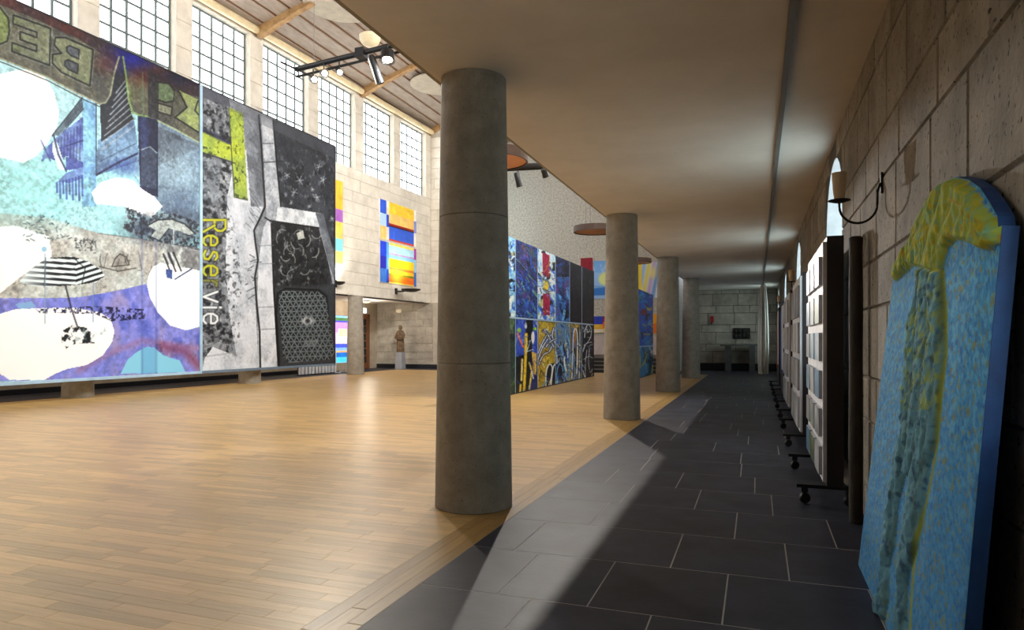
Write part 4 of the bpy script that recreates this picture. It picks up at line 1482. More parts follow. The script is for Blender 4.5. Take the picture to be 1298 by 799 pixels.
def p_c2(A):
    A.scribble(np.ones(A.x.shape), (222, 196, 66), (6, 5), 0.5, 0.9, 5)
    A.scribble(np.ones(A.x.shape), (130, 110, 40), (10, 8), 0.6, 0.8, 5)
    A.blob(698, 432, 6, 9, (70, 110, 190), 0.8, 0.5)
    for p in ([(682, 456), (687, 442), (693, 432), (699, 424), (704, 418)], [(682, 448), (688, 434), (693, 424), (690, 418)], [(683, 462), (689, 450), (696, 446), (700, 438)],
              [(688, 420), (694, 424), (698, 432), (702, 440)], [(702, 416), (700, 426), (704, 436)], [(692, 440), (697, 434), (703, 430)]):
        A.curve(p, 3.0, (26, 44, 110)); A.curve(p, 1.2, WHT)
    A.poly([(690, 488), (693, 470), (697, 461), (705, 460), (705, 496), (689, 497)], (14, 16, 30))
    A.curve([(692, 494), (692, 476), (694, 466), (697, 462), (700, 466), (699, 478), (696, 488)], 1.7, WHT)
    A.curve([(698, 492), (700, 474), (702, 464), (705, 461)], 1.7, WHT)
    A.curve([(686, 496), (689, 488), (693, 484)], 2.4, CYN)
    A.curve([(684, 478), (686, 470), (689, 474)], 1.2, (60, 60, 40))


def p_d2(A):
    A.scribble(np.ones(A.x.shape), (176, 158, 66), (7, 6), 0.52, 0.9, 5)
    for k in range(30):
        x0, y0 = nrs.uniform(703, 722), nrs.uniform(412, 480)
        A.curve([(x0, y0), (x0 + nrs.uniform(-1, 3), y0 + 8), (x0 + nrs.uniform(-2, 4), y0 + nrs.uniform(12, 22))], nrs.uniform(0.8, 2.2), [BLU, WHT, NAVY, CYN, (30, 70, 150), BLK][nrs.randint(6)])
    A.blob(710, 472, 4, 10, (18, 24, 46), 0.95, 0.3)
    A.curve([(706, 488), (706, 472), (709, 462), (713, 466), (713, 480)], 1.2, CYN)


def p_e2(A):
    A.scribble(np.ones(A.x.shape), (60, 104, 176), (8, 5), 0.5, 0.9, 5)
    for k in range(18):
        x0, y0 = nrs.uniform(722, 737), nrs.uniform(410, 460)
        A.curve([(x0, y0), (x0 + nrs.uniform(-1, 1), y0 + 12), (x0 + nrs.uniform(-1, 1), y0 + nrs.uniform(18, 30))], nrs.uniform(0.8, 1.8), [BLU, NAVY, (206, 130, 56), CYN, BLK][nrs.randint(5)])
    A.curve([(725, 480), (726, 446), (727, 424), (729.5, 416), (732, 426), (732, 450), (731, 474)], 1.4, WHT)
    A.curve([(734, 482), (735, 450), (735, 420)], 1.1, (236, 226, 190))
    A.blob(729, 413, 5, 3, (216, 176, 60), 0.9)


def p_f2(A):
    A.scribble(np.ones(A.x.shape), (36, 40, 66), (8, 6), 0.5, 0.8, 5)
    for p in ([(741, 428), (742, 418), (745, 412), (749, 416), (749, 426), (745, 434), (741, 438)], [(739, 446), (743, 436), (750, 434)], [(742, 478), (742, 460), (744, 444)],
              [(747, 442), (746, 458), (748, 472), (751, 468)], [(739, 470), (742, 480), (747, 482), (751, 474)], [(740, 456), (746, 452), (751, 454)]):
        A.curve(p, 1.0, (214, 224, 236))


XM = -4.96
ytab = [on(x, 430, (XM, 0, 0), (1, 0, 0)).y for x in (653.2, 681.3, 703.9, 722.0, 737.5, 752.3)]
ytab = [ytab[0] - 1.35] + ytab
par = tag(empty('exhibition_partition', (XM - 0.04, (ytab[0] + ytab[-1]) / 2, 0)), 'long standing partition of blue, black and yellow abstract panels in two rows', 'partition')
tops = [p_a1, p_b1, p_c1, p_d1, p_dark, p_dark]
bots = [p_a2, p_b2, p_c2, p_d2, p_e2, p_f2]
bases = [((140, 196, 240), (40, 60, 54)), ((40, 50, 110), (30, 40, 110)), ((196, 220, 244), (186, 158, 50)), ((28, 32, 60), (96, 130, 170)), ((18, 18, 28), (120, 110, 80)), ((20, 20, 28), (18, 20, 32))]
ZM = 1.66
qxs = [630, 653.2, 681.3, 703.9, 722.0, 737.5, 752.3]
pals = [([BLK, BLU, WHT, CYN], [GRN, BLK]), ([PUR, NAVY, BLU, (70, 150, 190), (60, 90, 90), BLK], [BLU, PUR, BLK, WHT]), ([BLK, BLU, WHT, CYN, YEL], [OCH, (120, 96, 30), WHT, BLU]),
        ([NAVY, BLK, PUR, BLU], [BLU, WHT, NAVY, OCH, BLK]), ([(40, 40, 60), BLK], [BLU, WHT, OCH, NAVY]), ([(44, 42, 60), BLK], [BLK, WHT, (90, 100, 130)])]
for i in range(6):
    a, b = ytab[i] + 0.015, ytab[i + 1] - 0.015
    bx_ = (qxs[i], 300, qxs[i + 1], 408); by_ = (qxs[i], 402, qxs[i + 1], 505)
    canvas('painted_panel', (XM, a, ZM + 0.02), (0, b - a, 0), (0, 0, 3.38 - ZM - 0.02), 64, 140, lambda A, i=i: (tops[i](A), finish(A, bx_, pals[i][0], 70 if i < 4 else 20)), M['art'], par, base=bases[i][0])
    canvas('painted_panel', (XM, a, 0.03), (0, b - a, 0), (0, 0, ZM - 0.05), 64, 140, lambda A, i=i: (bots[i](A), finish(A, by_, pals[i][1], 40)), M['art'], par, base=bases[i][1])
    if i:
        MB().box(XM - 0.02, XM + 0.008, ytab[i] - 0.012, ytab[i] + 0.012, 0.03, 3.38).build('upright', M['framewhite'], par)
MB().box(XM - 0.09, XM - 0.004, ytab[0], ytab[-1], 0.0, 3.38).build('panel_core', M['framedark'], par)
MB().box(XM - 0.02, XM + 0.012, ytab[0], ytab[-1], ZM - 0.018, ZM + 0.018).build('middle_rail', M['framewhite'], par)
MB().box(XM - 0.09, XM + 0.01, ytab[-1] - 0.01, ytab[-1] + 0.03, 0.0, 3.39).build('end_post', M['black'], par)


def p_s1(A):
    A.scribble(np.ones(A.x.shape), (40, 120, 220), (7, 5), 0.45, 0.9, 5)
    strokes(A, (811, 372, 828, 436), 30, [NAVY, BLK, (50, 160, 220), (60, 150, 120), YEL, CYN], (1, 2.5), (4, 10))
    A.blob(816, 396, 4, 4, (130, 24, 50), 1, 0.3)


def p_s2(A):
    strokes(A, (811, 440, 828, 472), 20, [NAVY, BLK, WHT, YEL, CYN], (1, 2), (6, 18), 1.5)


XS = -3.38
y2b = on(827.8, 430, (XS, 0, 0), (1, 0, 0)).y
y2a = on(806, 430, (XS, 0, 0), (1, 0, 0)).y
p2 = tag(empty('exhibition_partition', (XS, (y2a + y2b) / 2, 0)), 'small bright blue painted partition with a dark red spot by the steps', 'partition')
canvas('painted_panel', (XS, y2a, 0.99), (0, y2b - y2a, 0), (0, 0, 1.72), 40, 70, p_s1, M['art'], p2, base=(36, 80, 200))
canvas('painted_panel', (XS, y2a, 0.02), (0, y2b - y2a, 0), (0, 0, 0.93), 40, 50, p_s2, M['art'], p2, base=(60, 130, 190))
MB().box(XS - 0.08, XS - 0.004, y2a, y2b, 0, 2.72).build('panel_core', M['framedark'], p2)
MB().box(XS - 0.02, XS + 0.01, y2a, y2b, 0.95, 0.99).build('middle_rail', M['framewhite'], p2)

# ------------------------------------------------------------------ paintings in the chancel
YC = 29.44


def chancel_art(x0, y0, x1, y1, draw, base, label, nu=50, nv=40):
    a = on(x0, y1, (0, YC, 0), (0, 1, 0)); b = on(x1, y1, (0, YC, 0), (0, 1, 0))
    za = a.z
    zb = on((x0 + x1) / 2, y0, (0, YC, 0), (0, 1, 0)).z
    t = tag(empty('chancel_painting', ((a.x + b.x) / 2, YC, za)), label, 'painting')
    canvas('canvas', (a.x, YC, za), (b.x - a.x, 0, 0), (0, 0, zb - za), nu, nv, draw, M['art'], t, pix=False, base=base)
    MB().box(a.x, b.x, YC + 0.003, 29.49, za, zb).build('stretcher', M['white'], t)


def d_sun(A):
    A.mix((A.y < .3) * 1.0, (120, 176, 240)); A.mix((A.y > .66) * 1.0, (50, 120, 206))
    A.scribble((A.y < .3) * 1.0, (210, 216, 246), (4, 8), 0.5, 0.8, 5)
    A.mix((A.y > .92) * 1.0, (150, 190, 240))
    A.blob(.30, .48, .17, .17, (226, 232, 150), 1, 0.15)
    A.line([(.5, .6), (.62, .82), (.8, .8)], .05, WHT, 1, .02)
    A.line([(0, .7), (.5, .66), (1, .72)], .03, (170, 206, 240), 1, .02)


def d_diag(A):
    for k in range(12):
        c = [(236, 240, 248), (170, 200, 240), (240, 226, 120), (206, 180, 226), (130, 170, 230)][k % 5]
        A.line([(-.1 + .12 * k, 1.1), (.1 + .12 * k, -.1)], .09, c, 1, .02)
    A.mix((A.x < .12) * 1.0, (244, 216, 60))
    A.blob(.4, .3, .1, .16, (244, 230, 150), 0.8)


chancel_art(736, 327, 751.5, 350, lambda A: A.scribble(np.ones(A.x.shape), (120, 20, 40), (6, 6), .5, 1, 5), (150, 30, 52), 'dark red canvas showing above the long partition')
chancel_art(752.5, 330, 803, 379, d_sun, (150, 190, 240), 'pale blue painting with a round yellow sun on the chancel wall')
chancel_art(807, 332, 858, 378, d_diag, (220, 230, 244), 'pale painting of slanting blue and white bands behind the columns', 60, 50)
chancel_art(740, 401, 803, 422, draw_rects([(0, 0, .4, .5, (70, 90, 200)), (0, .5, .4, .8, (246, 200, 90)), (0, .8, .4, 1, (250, 240, 220)), (.4, 0, .7, .35, (176, 60, 70)), (.4, .35, .7, .75, (250, 130, 40)), (.4, .75, .7, 1, (250, 226, 180)), (.7, 0, 1, 1, (244, 180, 60))]), (240, 200, 120), 'low colour block painting of orange and blue squares above the steps')
chancel_art(826, 398, 858, 423, draw_rects([(0, 0, 1, .5, (250, 190, 50)), (0, .5, 1, 1, (246, 150, 60))]), (250, 190, 50), 'low orange painting beside the small blue partition')

# ------------------------------------------------------------------ display boards on castors
PAL = [[(60, 80, 70), (210, 216, 216), (120, 150, 90), (40, 44, 50)], [(90, 94, 100), (220, 222, 226), (150, 152, 156)], [(60, 130, 180), (220, 226, 230), (40, 60, 80)], [(200, 196, 188), (120, 118, 112), (230, 228, 222)]]


def display_board(yc, length, ncol, nrow, label, pal, white=True):
    x1 = 0.58
    t = tag(empty('display_board', (0.5, yc, 0)), label, 'display board', 'display boards on castors along the wall')
    ya, yb = yc - length / 2, yc + length / 2
    MB().box(0.47, x1, ya, yb, 0.14, 1.94).build('board', M['darkpanel'], t)
    for yf in (ya + 0.06, yb - 0.10):
        ft = MB().box(0.27, 0.66, yf - 0.03, yf + 0.03, 0.115, 0.14).build('foot', M['black'], t)
        for xc in (0.325, 0.62):
            w_ = MB().lathe([(0.012, -0.016), (0.036, -0.016), (0.04, -0.008), (0.04, 0.008), (0.036, 0.016), (0.012, 0.016)], (xc, yf - 0.02, 0.04), 20, M=Matrix.Rotation(math.pi / 2, 4, 'X') @ Matrix.Rotation(0.4, 4, 'Y')).build('castor', M['rubber'], ft, smooth=True)
            MB().box(xc - 0.022, xc + 0.022, yf - 0.03, yf + 0.03, 0.082, 0.115).add([], []).build('castor_fork', M['black'], ft)
    if white:
        sh = MB().box(0.445, 0.47, ya + 0.01, yb - 0.02, 0.17, 1.90).build('backing_sheet', M['white'], t)
        cw = (length - 0.12) / ncol
        ch = 1.66 / nrow
        for c in range(ncol):
            for r in range(nrow):
                y0 = ya + 0.07 + c * cw
                z0 = 0.21 + r * ch
                bx = MB().box(0.422, 0.446, y0, y0 + cw - 0.10, z0, z0 + ch - 0.07).build('picture_box', M['greybox'], t)
                pc_ = pal[nrs.randint(len(pal))]

                def dp(A, pc_=pc_):
                    strokes(A, (0, 0, 1, 1), 14, pc_, (.05, .16), (.2, .8))
                canvas('picture', (0.421, y0 + cw - 0.10, z0), (0, -(cw - 0.10), 0), (0, 0, ch - 0.07), 14, 14, dp, M['art'], bx, pix=False, base=pc_[0])
    return t


display_board(6.15, 1.55, 3, 6, 'display board on castors with coloured picture boxes, standing next to the leaning blue relief', PAL[:3])
display_board(9.05, 1.75, 3, 4, 'display board on castors with pale picture boxes, second from the leaning blue relief', [PAL[1], PAL[3]])
display_board(11.95, 1.75, 3, 4, 'display board on castors with pale picture boxes, third from the leaning blue relief', [PAL[1], PAL[3]])
for yc, c, lb in ((14.9, (40, 70, 150), 'dark display board on castors with a white and a blue sheet'), (17.8, (150, 40, 60), 'dark display board on castors with a red sheet towards the curtain')):
    t = display_board(yc, 1.75, 1, 1, lb, PAL, white=False)
    MB().box(0.455, 0.47, yc - 0.75, yc - 0.2, 0.6, 1.85).build('sheet', M['white'], t)
    MB().box(0.455, 0.47, yc - 0.05, yc + 0.55, 0.5, 1.8).build('sheet', pmat('sheet_colour', rgb(*c), rough=0.5), t)

lg = tag(MB().lathe([(0.042, 0), (0.044, 0.5), (0.041, 1.0), (0.043, 1.4), (0.04, 1.8), (0.043, 1.86), (0.03, 1.87)], (0.605, 4.95, 0), 18).build('wooden_post', M['log'], smooth=True), 'dark wooden post standing against the wall behind the first display board', 'post')

# ------------------------------------------------------------------ leaning blue relief
PX0, PZK = 0.505, 0.074       # the front plane: X = PX0 + PZK * z
pn = Vector((1, 0, -PZK))


def lean(x, y):
    return on(x, y, (PX0, 0, 0), pn)


root = tag(empty('leaning_relief', (0.56, 3.1, 0)), 'tall blue relief painting with a yellow draped garment, leaning against the stone wall', 'painting')
top_px = [(1132, 352), (1136, 333), (1157, 303), (1164, 284), (1182, 248), (1200, 229), (1212, 224), (1228, 228), (1242, 238), (1254, 256), (1264, 274)]
topc = [lean(*p) for p in top_px]
Yfar = lean(1088, 716).y                      # the far edge leans towards the camera as it rises
n_top, n_low = lean(1270, 286), lean(1222, 799)
ztop = n_top.z
Ynear = n_low.y + (n_low.y - n_top.y) * n_low.z / (n_top.z - n_low.z)


def fp(Y, z, off=0.0):
    return Vector((PX0 + PZK * z + off, Y, z))


outline = [fp(Yfar, 0.0)] + [fp(p.y, p.z) for p in topc] + [fp(n_top.y + 0.03, ztop), fp(n_top.y, ztop), fp(Ynear, 0.0)]
MB().prism([p + Vector((0.001, 0, 0)) for p in outline], (0.040, 0, -0.003)).build('slab', M['blue_edge'], root)
robe = [(1132, 352), (1136, 333), (1157, 303), (1164, 284), (1182, 248), (1200, 229), (1212, 224), (1228, 230), (1240, 242), (1252, 262), (1264, 276), (1272, 282), (1268, 308), (1256, 317), (1248, 316), (1236, 306), (1214, 304), (1203, 314), (1196, 343), (1190, 346), (1176, 340), (1159, 337), (1150, 346), (1137, 357)]
drape = [(1166, 338), (1196, 342), (1200, 400), (1199, 450), (1194, 500), (1188, 560), (1180, 590), (1172, 640), (1166, 690), (1156, 720), (1152, 740), (1150, 830), (1138, 830), (1140, 760), (1144, 720), (1150, 660), (1158, 610), (1150, 600), (1140, 640), (1136, 690), (1128, 720), (1128, 760), (1120, 800), (1106, 790), (1118, 740), (1122, 690), (1128, 640), (1134, 590), (1146, 550), (1148, 500), (1150, 440), (1158, 400), (1164, 370)]
RH = {}


def d_relief(A):
    h, wd = A.h, A.w
    one = np.ones(A.x.shape)
    n1 = A.noise((90, 80), 3); n2 = A.noise((110, 110), 2)
    A.mix(np.clip((n1 - .42) * 5, 0, 1), (104, 180, 218), 0.9)
    A.mix(np.clip((n2 - .58) * 8, 0, 1), (50, 112, 188), 0.75)
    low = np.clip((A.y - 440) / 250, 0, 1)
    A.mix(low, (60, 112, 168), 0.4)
    n3 = A.noise((100, 110), 2)
    A.mix(np.clip((n3 - .64) * 9, 0, 1), (150, 140, 76), 0.7)
    rb = A.inside(robe); dr_ = A.inside(drape)
    A.mix(dr_, (104, 150, 160), 0.8)
    A.scribble(dr_ * (A.y < 520), (150, 168, 90), (60, 50), 0.48, 0.8, 6)
    A.scribble(dr_, (50, 78, 104), (70, 60), 0.55, 0.7, 6)
    A.line([(1196, 343), (1200, 400), (1200, 450), (1194, 500), (1189, 560), (1174, 640), (1158, 720), (1153, 799)], 2.6, (150, 150, 40), 0.85, 1.0)
    A.line([(1152, 610), (1146, 660), (1136, 720)], 1.6, (150, 150, 40), 0.6, 1.0)
    A.mix(rb, (166, 180, 78))
    A.scribble(rb, (116, 172, 160), (90, 80), 0.49, 0.65, 6)
    A.scribble(rb, (206, 186, 48), (70, 60), 0.54, 0.8, 6)
    A.scribble(rb, (190, 130, 44), (80, 70), 0.68, 0.7, 8)
    d_r = A.dist(robe + robe[:1]); d_d = A.dist(drape + drape[:1])
    hgt = np.where(rb > 0, 0.022 * np.clip(d_r / 5, 0, 1) ** 0.6, 0)
    f1 = np.abs(A.noise((26, 34), 3) - 0.5) * 2
    crump = -0.030 * np.abs(A.noise((16, 36), 2) - 0.5) - 0.022 * np.abs(A.noise((34, 60), 2) - 0.5) + 0.006
    fold = np.sin((A.x - 1200 + (A.y - 230) * 0.30) / 2.8 + 5 * A.noise((6, 7), 2)) * (0.4 + A.noise((6, 6), 2))
    hgt = hgt + rb * np.clip(d_r / 6, 0, 1) * (0.006 * fold + 0.010 + crump)
    hd = np.where(dr_ > 0, 0.016 * np.clip(d_d / 4, 0, 1) ** 0.6, 0)
    xc = np.interp(A.y, [340, 400, 500, 600, 700, 800], [1181, 1180, 1172, 1156, 1142, 1130])
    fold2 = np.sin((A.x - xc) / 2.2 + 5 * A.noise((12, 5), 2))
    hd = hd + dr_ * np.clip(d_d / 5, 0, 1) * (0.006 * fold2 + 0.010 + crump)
    A.mix(dr_ * np.clip(-fold2 - 0.3, 0, 1), (44, 66, 60), 0.6)  # shade painted into the troughs of the drape folds
    A.mix(rb * np.clip(-fold - 0.5, 0, 1), (118, 128, 50), 0.6)  # same painted crease shade on the robe
    RH['h'] = np.maximum(hgt, hd) + 0.002 * (n1 - .5)


# the painted face follows the cut-out outline: rows of points from bottom to the local top edge
NU, NV = 200, 300
cont = [(p.y, p.z) for p in topc] + [(n_top.y + 0.03, ztop), (n_top.y, ztop)]
cont = sorted(cont)
sg_ = np.linspace(0, 1, NU + 1)
yb_row = Yfar + (Ynear - Yfar) * sg_
yt_row = topc[0].y + (n_top.y - topc[0].y) * sg_
tz = np.interp(yt_row, [p[0] for p in cont], [p[1] for p in cont])
T = np.linspace(0, 1, NV + 1)[:, None]
Z = T * tz[None, :]
Yg = yb_row[None, :] + (yt_row - yb_row)[None, :] * T
P = np.stack([PX0 + PZK * Z, Yg, Z], -1)
qx, qy, _ = proj(P)
A_ = Art(qx, qy, (72, 150, 206))
d_relief(A_)
edge = np.minimum(np.minimum(sg_[None, :], 1 - sg_[None, :]) * 1.8, np.minimum(Z, tz[None, :] - Z))
P[..., 0] -= np.maximum(RH['h'], 0) * np.clip(edge / 0.012, 0, 1)
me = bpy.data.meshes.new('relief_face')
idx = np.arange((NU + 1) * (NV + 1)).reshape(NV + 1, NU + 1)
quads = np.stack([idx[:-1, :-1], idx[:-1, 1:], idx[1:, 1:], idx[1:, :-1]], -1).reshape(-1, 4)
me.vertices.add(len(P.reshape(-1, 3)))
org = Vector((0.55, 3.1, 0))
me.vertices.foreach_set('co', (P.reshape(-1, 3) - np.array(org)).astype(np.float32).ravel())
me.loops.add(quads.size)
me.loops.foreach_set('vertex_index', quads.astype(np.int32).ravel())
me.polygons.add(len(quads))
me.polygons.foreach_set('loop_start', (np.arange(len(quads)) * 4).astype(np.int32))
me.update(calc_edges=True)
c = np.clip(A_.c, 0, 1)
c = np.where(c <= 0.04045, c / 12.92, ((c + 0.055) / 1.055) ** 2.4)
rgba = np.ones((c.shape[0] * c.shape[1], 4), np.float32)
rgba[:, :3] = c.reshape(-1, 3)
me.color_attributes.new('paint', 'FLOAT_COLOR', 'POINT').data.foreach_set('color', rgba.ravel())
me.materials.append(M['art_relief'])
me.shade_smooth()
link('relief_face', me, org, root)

# ------------------------------------------------------------------ wall lamps with candle shades
def candle_lamp(Y, label):
    t = tag(empty('candle_wall_lamp', (XW, Y, 2.1)), label, 'wall lamp', 'candle lamps on the stone wall')
    MB().box(XW - 0.012, XW + 0.01, Y - 0.012, Y + 0.012, 2.04, 2.16).build('wall_plate', M['iron'], t)
    xl, zl = 0.4526, 2.01
    pts = [(XW - 0.012, Y, 2.10), (XW - 0.028, Y, 2.05)]
    for k in range(15):
        a = math.pi * k / 14
        pts.append(((XW - 0.028 + xl) / 2 + ((XW - 0.028) - xl) / 2 * math.cos(a), Y, 1.98 - 0.105 * math.sin(a)))
    pts.append((xl, Y, zl))
    MB().tube(pts, 0.007, 10).build('arm', M['iron'], t, smooth=True)
    MB().lathe([(0.008, zl - 0.012), (0.03, zl - 0.008), (0.062, zl + 0.002), (0.06, zl + 0.006), (0.01, zl + 0.002)], (xl, Y, 0), 28).build('drip_plate', M['iron'], t, smooth=True)
    MB().lathe([(0.026, zl), (0.034, zl + 0.05), (0.042, zl + 0.165), (0.04, zl + 0.165), (0.02, zl + 0.01)], (xl, Y, 0), 28).build('candle_shade', M['shade'], t, smooth=True)


candle_lamp(4.42, 'wrought iron candle lamp with pale shade above the leaning blue relief')
candle_lamp(10.4, 'wrought iron candle lamp with pale shade above the second display board')
candle_lamp(16.4, 'wrought iron candle lamp with pale shade above the farther display boards')

# ------------------------------------------------------------------ far end of the aisle
cu = tag(empty('gathered_curtain', (0.19, 24.7, 0)), 'long pale gathered curtain hanging from the ceiling rail at the aisle end', 'curtain')
m = MB()
NP = 64
zs = [0.02, 0.6, 1.2, 1.8, 2.4, 2.9, ZC - 0.05]
wf = [1.0, 1.12, 1.1, 1.0, 0.85, 0.62, 0.55]
for z, f in zip(zs, wf):
    for k in range(NP):
        a = 2 * math.pi * k / NP
        r = (0.17 + 0.025 * math.sin(9 * a)) * f
        m.v.append((0.19 + r * math.cos(a) * 0.85, 24.7 + r * math.sin(a) * 1.2, z))
for i in range(len(zs) - 1):
    for k in range(NP):
        k2 = (k + 1) % NP
        m.f.append((i * NP + k, i * NP + k2, (i + 1) * NP + k2, (i + 1) * NP + k))
m.f.append(tuple(range(NP))[::-1]); m.f.append(tuple((len(zs) - 1) * NP + k for k in range(NP)))
m.build('cloth', M['curtain'], cu, smooth=True)
MB().box(0.12, 0.26, 24.5, 24.9, ZC - 0.06, ZC - 0.036).build('heading_tape', M['white'], cu)

q0 = on(913, 438, (0, 26.6, 0), (0, 1, 0)); q1 = on(963, 438, (0, 26.6, 0), (0, 1, 0))
tb = tag(empty('console_table', ((q0.x + q1.x) / 2, 26.75, 0)), 'grey console table on two block legs against the far aisle wall', 'table')
MB().box(q0.x, q1.x, 26.45, 27.0, 0.94, 0.99).build('tabletop', M['table'], tb)
for xx in (q0.x + 0.28, q1.x - 0.26):
    MB().box(xx - 0.1, xx + 0.1, 26.5, 26.95, 0.0, 0.94).build('leg', M['table'], tb)
a = on(929, 430, (0, 27.15, 0), (0, 1, 0)); b = on(951, 416, (0, 27.15, 0), (0, 1, 0))
rp = tag(empty('bronze_relief', ((a.x + b.x) / 2, 27.15, a.z)), 'small dark bronze relief above the console table', 'relief')
MB().box(a.x, b.x, 27.12, 27.19, a.z, b.z).build('plate', M['bronze'], rp)
for k in range(7):
    cx_ = a.x + 0.1 + (b.x - a.x - 0.2) * (k % 4) / 3.0
    cz_ = a.z + 0.12 + 0.18 * (k // 4)
    MB().lathe([(0.01, -0.09), (0.06, -0.05), (0.075, 0), (0.06, 0.06), (0.01, 0.09)], (cx_, 27.11, cz_), 12, sy=0.6).build('raised_figure', M['bronze'], rp, smooth=True)
a = on(900.5, 409, (0, 27.17, 0), (0, 1, 0)); b = on(904.5, 401, (0, 27.17, 0), (0, 1, 0))
fa = tag(empty('fire_alarm', (a.x, 27.16, a.z)), 'small red fire alarm box on the far aisle wall', 'alarm')
MB().box(a.x, b.x, 27.12, 27.19, a.z, b.z).build('housing', M['red'], fa)
MB().box(a.x + 0.02, a.x + 0.07, 27.13, 27.19, a.z - 0.06, a.z + 0.001).build('call_point', M['black'], fa)

# ------------------------------------------------------------------ lamps and discs in the nave
def disc_lamp(px_, py_, hz, label):
    D = F_PX * hz / (CY - py_)
    d = ray(px_, py_) * D
    c = Vector((d.x, d.y, HC + hz))
    R = 0.59
    t = tag(empty('round_pendant', (c.x, c.y, c.z - 0.08)), label, 'pendant', 'round copper pendants over the hall')
    MB().lathe([(0.02, -0.06), (R - 0.03, -0.06), (R - 0.03, -0.05), (0.02, -0.05)], c, 40).build('underside', M['disc_orange'], t)
    MB().lathe([(R - 0.03, -0.08), (R, -0.08), (R, 0.08), (0.02, 0.10), (0.02, 0.0), (R - 0.03, 0.0)], c, 40, cap=False).build('rim', M['disc_rim'], t)
    for k in range(3):
        an = 2.1 * k + 0.4
        pz = Vector((c.x + 0.4 * math.cos(an), c.y + 0.4 * math.sin(an), c.z + 0.08))
        X = pz.x
        top = zc(X) if X < XR else zc(2 * XR - X)
        MB().tube([pz, (pz.x, pz.y, top + 0.02)], 0.006, 6).build('wire', M['steel'], t)


disc_lamp(624, 200, 3.0, 'round copper pendant behind the thick front column')
disc_lamp(754.5, 291, 3.0, 'round copper pendant above the end of the long painted partition')
disc_lamp(806, 331, 3.0, 'round copper pendant above the small blue partition')

for (dx, dy, lb) in ((434, 7, 'flat beige ceiling disc beside the first wooden roof beam'), (557, 108, 'flat beige ceiling disc near the farther wooden roof beam')):
    D = F_PX * 8.85 / (CY - dy)
    d = ray(dx, dy) * D
    c = Vector((d.x, d.y, 10.05))
    t = tag(empty('ceiling_disc', c), lb, 'ceiling disc', 'beige ceiling discs')
    MB().lathe([(0.02, 0), (1.0, 0), (1.02, 0.015), (1.02, 0.045), (0.02, 0.06)], c, 48).build('plate', M['disc'], t)
    for k in range(2):
        xx = c.x + (-0.4, 0.4)[k]
        MB().tube([(xx, c.y, 10.09), (xx, c.y, zc(xx) + 0.02)], 0.015, 8).build('hanger', M['steel'], t)

D = F_PX * 7.3 / (CY - 50)
d = ray(469, 50) * D
c = Vector((d.x, d.y, HC + 7.3))
t = tag(empty('glass_pendant', c), 'ribbed cream glass bowl pendant lit from inside near the aisle ceiling', 'pendant')
prof = [(0.03, -0.17), (0.12, -0.16), (0.2, -0.10), (0.25, 0.0), (0.26, 0.08), (0.2, 0.12), (0.05, 0.13)]
MB().lathe(prof, c, 36).build('glass_bowl', M['lampglass'], t, smooth=True)
for z in (-0.12, -0.06, 0.0):
    r = np.interp(z, [p[1] for p in prof], [p[0] for p in prof]) + 0.006
    MB().lathe([(r, z - 0.006), (r + 0.004, z), (r, z + 0.006)], c, 36, cap=False).build('rib', M['cornice'], t)
MB().tube([(c.x, c.y, c.z + 0.12), (c.x, c.y, (zc(c.x) if c.x < XR else zc(2 * XR - c.x)) + 0.02)], 0.012, 8).build('rod', M['steel'], t)


def spot_head(t, base, aim, r, ln, lit, energy=0, size=40, color=(1, 0.9, 0.75)):
    aim = Vector(aim).normalized()
    q = aim.to_track_quat('Z', 'Y').to_matrix().to_4x4()
    b = Vector(base)
    MB().lathe([(r * 0.6, -ln), (r * 0.85, -ln * 0.9), (r * 0.9, -ln * 0.3), (r, 0.0), (r * 0.9, 0.0), (r * 0.8, -0.03)], b, 18, M=q).build('spot_head', M['black'], t, smooth=True)
    MB().lathe([(0.005, -0.028), (r * 0.66, -0.028), (r * 0.66, -0.02), (0.005, -0.018)], b, 18, M=q).build('lens', M['bulb'] if lit else M['white'], t)
    MB().tube([b - aim * ln * 0.5 + Vector((0, 0, 0)), b - aim * ln * 0.5 + Vector((0, 0, 0.2))], 0.015, 6).build('yoke', M['black'], t)
    if energy:
        ld = bpy.data.lights.new('track_spot', 'SPOT')
        ld.energy = energy
        ld.color = color
        ld.spot_size = math.radians(size)
        ld.spot_blend = 0.5
        ld.shadow_soft_size = 0.07
        lo = bpy.data.objects.new('track_spot_beam', ld)
        col.objects.link(lo)
        lo.location = b + aim * 0.03
        lo.rotation_euler = aim.to_track_quat('-Z', 'Y').to_euler()
        return ld


def at_h(x, y, hz):
    D = F_PX * hz / (CY - y)
    d = ray(x, y) * D
    return Vector((d.x, d.y, HC + hz))


# lighting bar with spots
HZ = 5.8
pA, pB = at_h(376, 88, HZ), at_h(500, 57, HZ)
dirb = (pB - pA).normalized()
pE = pA + dirb * 4.6
tr = tag(empty('lighting_bar', (pA + pE) / 2), 'black lighting bar with stage spots hanging in front of the windows', 'lighting bar')
MB().tube([pA, pE], 0.055, 12).build('bar', M['black'], tr, smooth=True)
MB().tube([pA + Vector((0, 0, -0.16)), pE + Vector((0, 0, -0.16))], 0.028, 8).build('cable_rail', M['black'], tr, smooth=True)
cr = Vector((-dirb.y, dirb.x, 0))
for s_ in (0.05, 2.3, 4.2):
    MB().tube([pA + dirb * s_, pA + dirb * s_ + Vector((0, 0, -0.16))], 0.02, 6).build('clamp', M['black'], tr)
MB().tube([pA + cr * 0.45 + Vector((0, 0, 0.0)), pA - cr * 0.45], 0.022, 8).build('cross_bar', M['black'], tr)
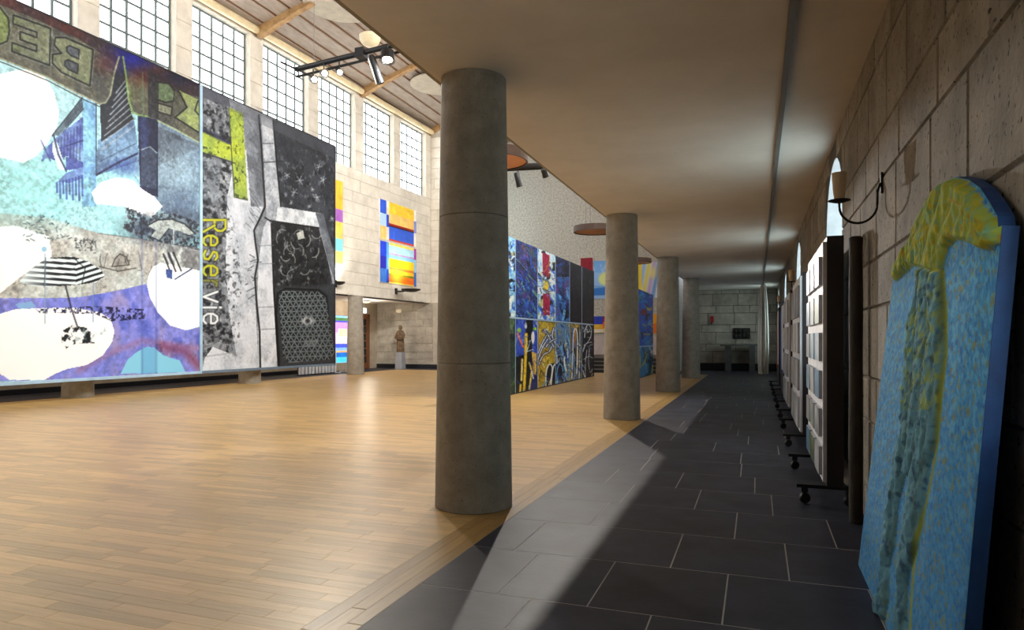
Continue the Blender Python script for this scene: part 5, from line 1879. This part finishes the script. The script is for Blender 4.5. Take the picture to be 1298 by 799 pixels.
for s_ in (0.5, 4.0):
    p = pA + dirb * s_
    MB().tube([p, (p.x, p.y, (zc(p.x) if p.x < XR else zc(2 * XR - p.x)) + 0.02)], 0.006, 6).build('wire', M['steel'], tr)
MB().box(-.1, .1, -.09, .09, -.1, .09, M=Matrix.Translation(pA + dirb * 1.78)).build('junction_box', M['black'], tr)
b0 = Vector((0, 0, -0.34))
spot_head(tr, at_h(399, 101, HZ - 0.42), (0.75, -0.5, -0.4), 0.085, 0.2, True)
spot_head(tr, at_h(412, 93, HZ - 0.36), (0.72, -0.62, -0.3), 0.085, 0.2, True, 700, 80)
spot_head(tr, at_h(431, 92, HZ - 0.34), (0.6, -0.6, -0.5), 0.075, 0.2, True)
spot_head(tr, at_h(482, 106, HZ - 0.75), (0.2, 0.3, -0.9), 0.09, 0.55, False)
spot_head(tr, at_h(491, 77, HZ - 0.36), (0.1, -0.2, -0.95), 0.15, 0.22, True)
spot_head(tr, pA + dirb * 3.2 + Vector((0, 0, -0.45)), (-0.85, 0.2, -0.5), 0.12, 0.25, True, 330, 84, (0.88, 0.95, 1.0))  # head added on the hidden end of the bar to light the big paintings
spot_head(tr, pA + dirb * 4.2 + Vector((0, 0, -0.45)), Vector((-12.5, 22.5, 5.0)) - (pA + dirb * 4.2), 0.12, 0.25, True, 1500, 46, (1, 0.97, 0.92))  # head added out of view to wash the window wall
spot_head(tr, pA + dirb * 3.7 + Vector((0, 0, -0.45)), (-0.80, -0.35, -0.5), 0.12, 0.25, True, 330, 84, (0.88, 0.95, 1.0))  # another added head for the big paintings

# second bar beyond the front column
HZ2 = 4.0
pA2, pB2 = at_h(640, 213, HZ2), at_h(690, 210.5, HZ2)
d2 = (pB2 - pA2).normalized()
pA2 = pA2 - d2 * 1.2
tr2 = tag(empty('lighting_bar', (pA2 + pB2) / 2), 'black lighting bar just past the thick front column', 'lighting bar')
MB().tube([pA2, pB2], 0.08, 10).build('bar', M['black'], tr2, smooth=True)
for s_ in (0.2, 1.9):
    p = pA2 + d2 * s_
    MB().tube([p, (p.x, p.y, (zc(p.x) if p.x < XR else zc(2 * XR - p.x)) + 0.02)], 0.006, 6).build('wire', M['steel'], tr2)
spot_head(tr2, at_h(659, 237, HZ2 - 0.45), (0.15, 0.3, -0.9), 0.08, 0.34, False)
spot_head(tr2, at_h(692, 224, HZ2 - 0.25), (0.1, 0.5, -0.6), 0.08, 0.2, False)
spot_head(tr2, pA2 + d2 * 0.5 + Vector((0, 0, -0.3)), (0.25, 0.9, -0.35), 0.1, 0.22, True, 0, 60)

# ceiling spot on a long rod above the roof line of the aisle: it throws the ceiling edge and the columns on the floor
def ceiling_spot(src, tgt, label, energy, size, blend, color):
    src, tgt = Vector(src), Vector(tgt)
    cs = tag(empty('ceiling_spot', src), label, 'spotlight')
    MB().tube([src + Vector((0, 0, 0.1)), (src.x, src.y, zc(2 * XR - src.x) + 0.02)], 0.02, 8).build('rod', M['black'], cs)
    spot_head(cs, src, tgt - src, 0.1, 0.3, True, energy, size, color).spot_blend = blend


ceiling_spot((-4.3, 15.5, 8.0), (-1.6, 5.5, 0), 'ceiling spot on a long rod high above the long painted partition', 1400, 100, 0.5, (1, 0.93, 0.84))

# floodlight on a tall stand in the chancel, behind the end of the long partition: it grazes the aisle wall
fsrc = Vector((-6.68, 27.6, 3.9))
fl_ = tag(empty('floodlight_stand', (fsrc.x, fsrc.y, 0.52)), 'black floodlight on a tall tripod stand in the chancel', 'floodlight')
MB().tube([(fsrc.x, fsrc.y, 0.9), (fsrc.x, fsrc.y, 4.0)], 0.025, 10).build('pole', M['black'], fl_)
for k in range(3):
    an = 2.094 * k + 0.3
    MB().tube([(fsrc.x, fsrc.y, 1.3), (fsrc.x + 0.32 * math.cos(an), fsrc.y + 0.32 * math.sin(an), 0.53)], 0.018, 8).build('leg', M['black'], fl_)
spot_head(fl_, fsrc, Vector((0.66, 4.2, 1.3)) - fsrc, 0.12, 0.3, True, 3600, 5.2, (1, 0.95, 0.88)).spot_blend = 0.35
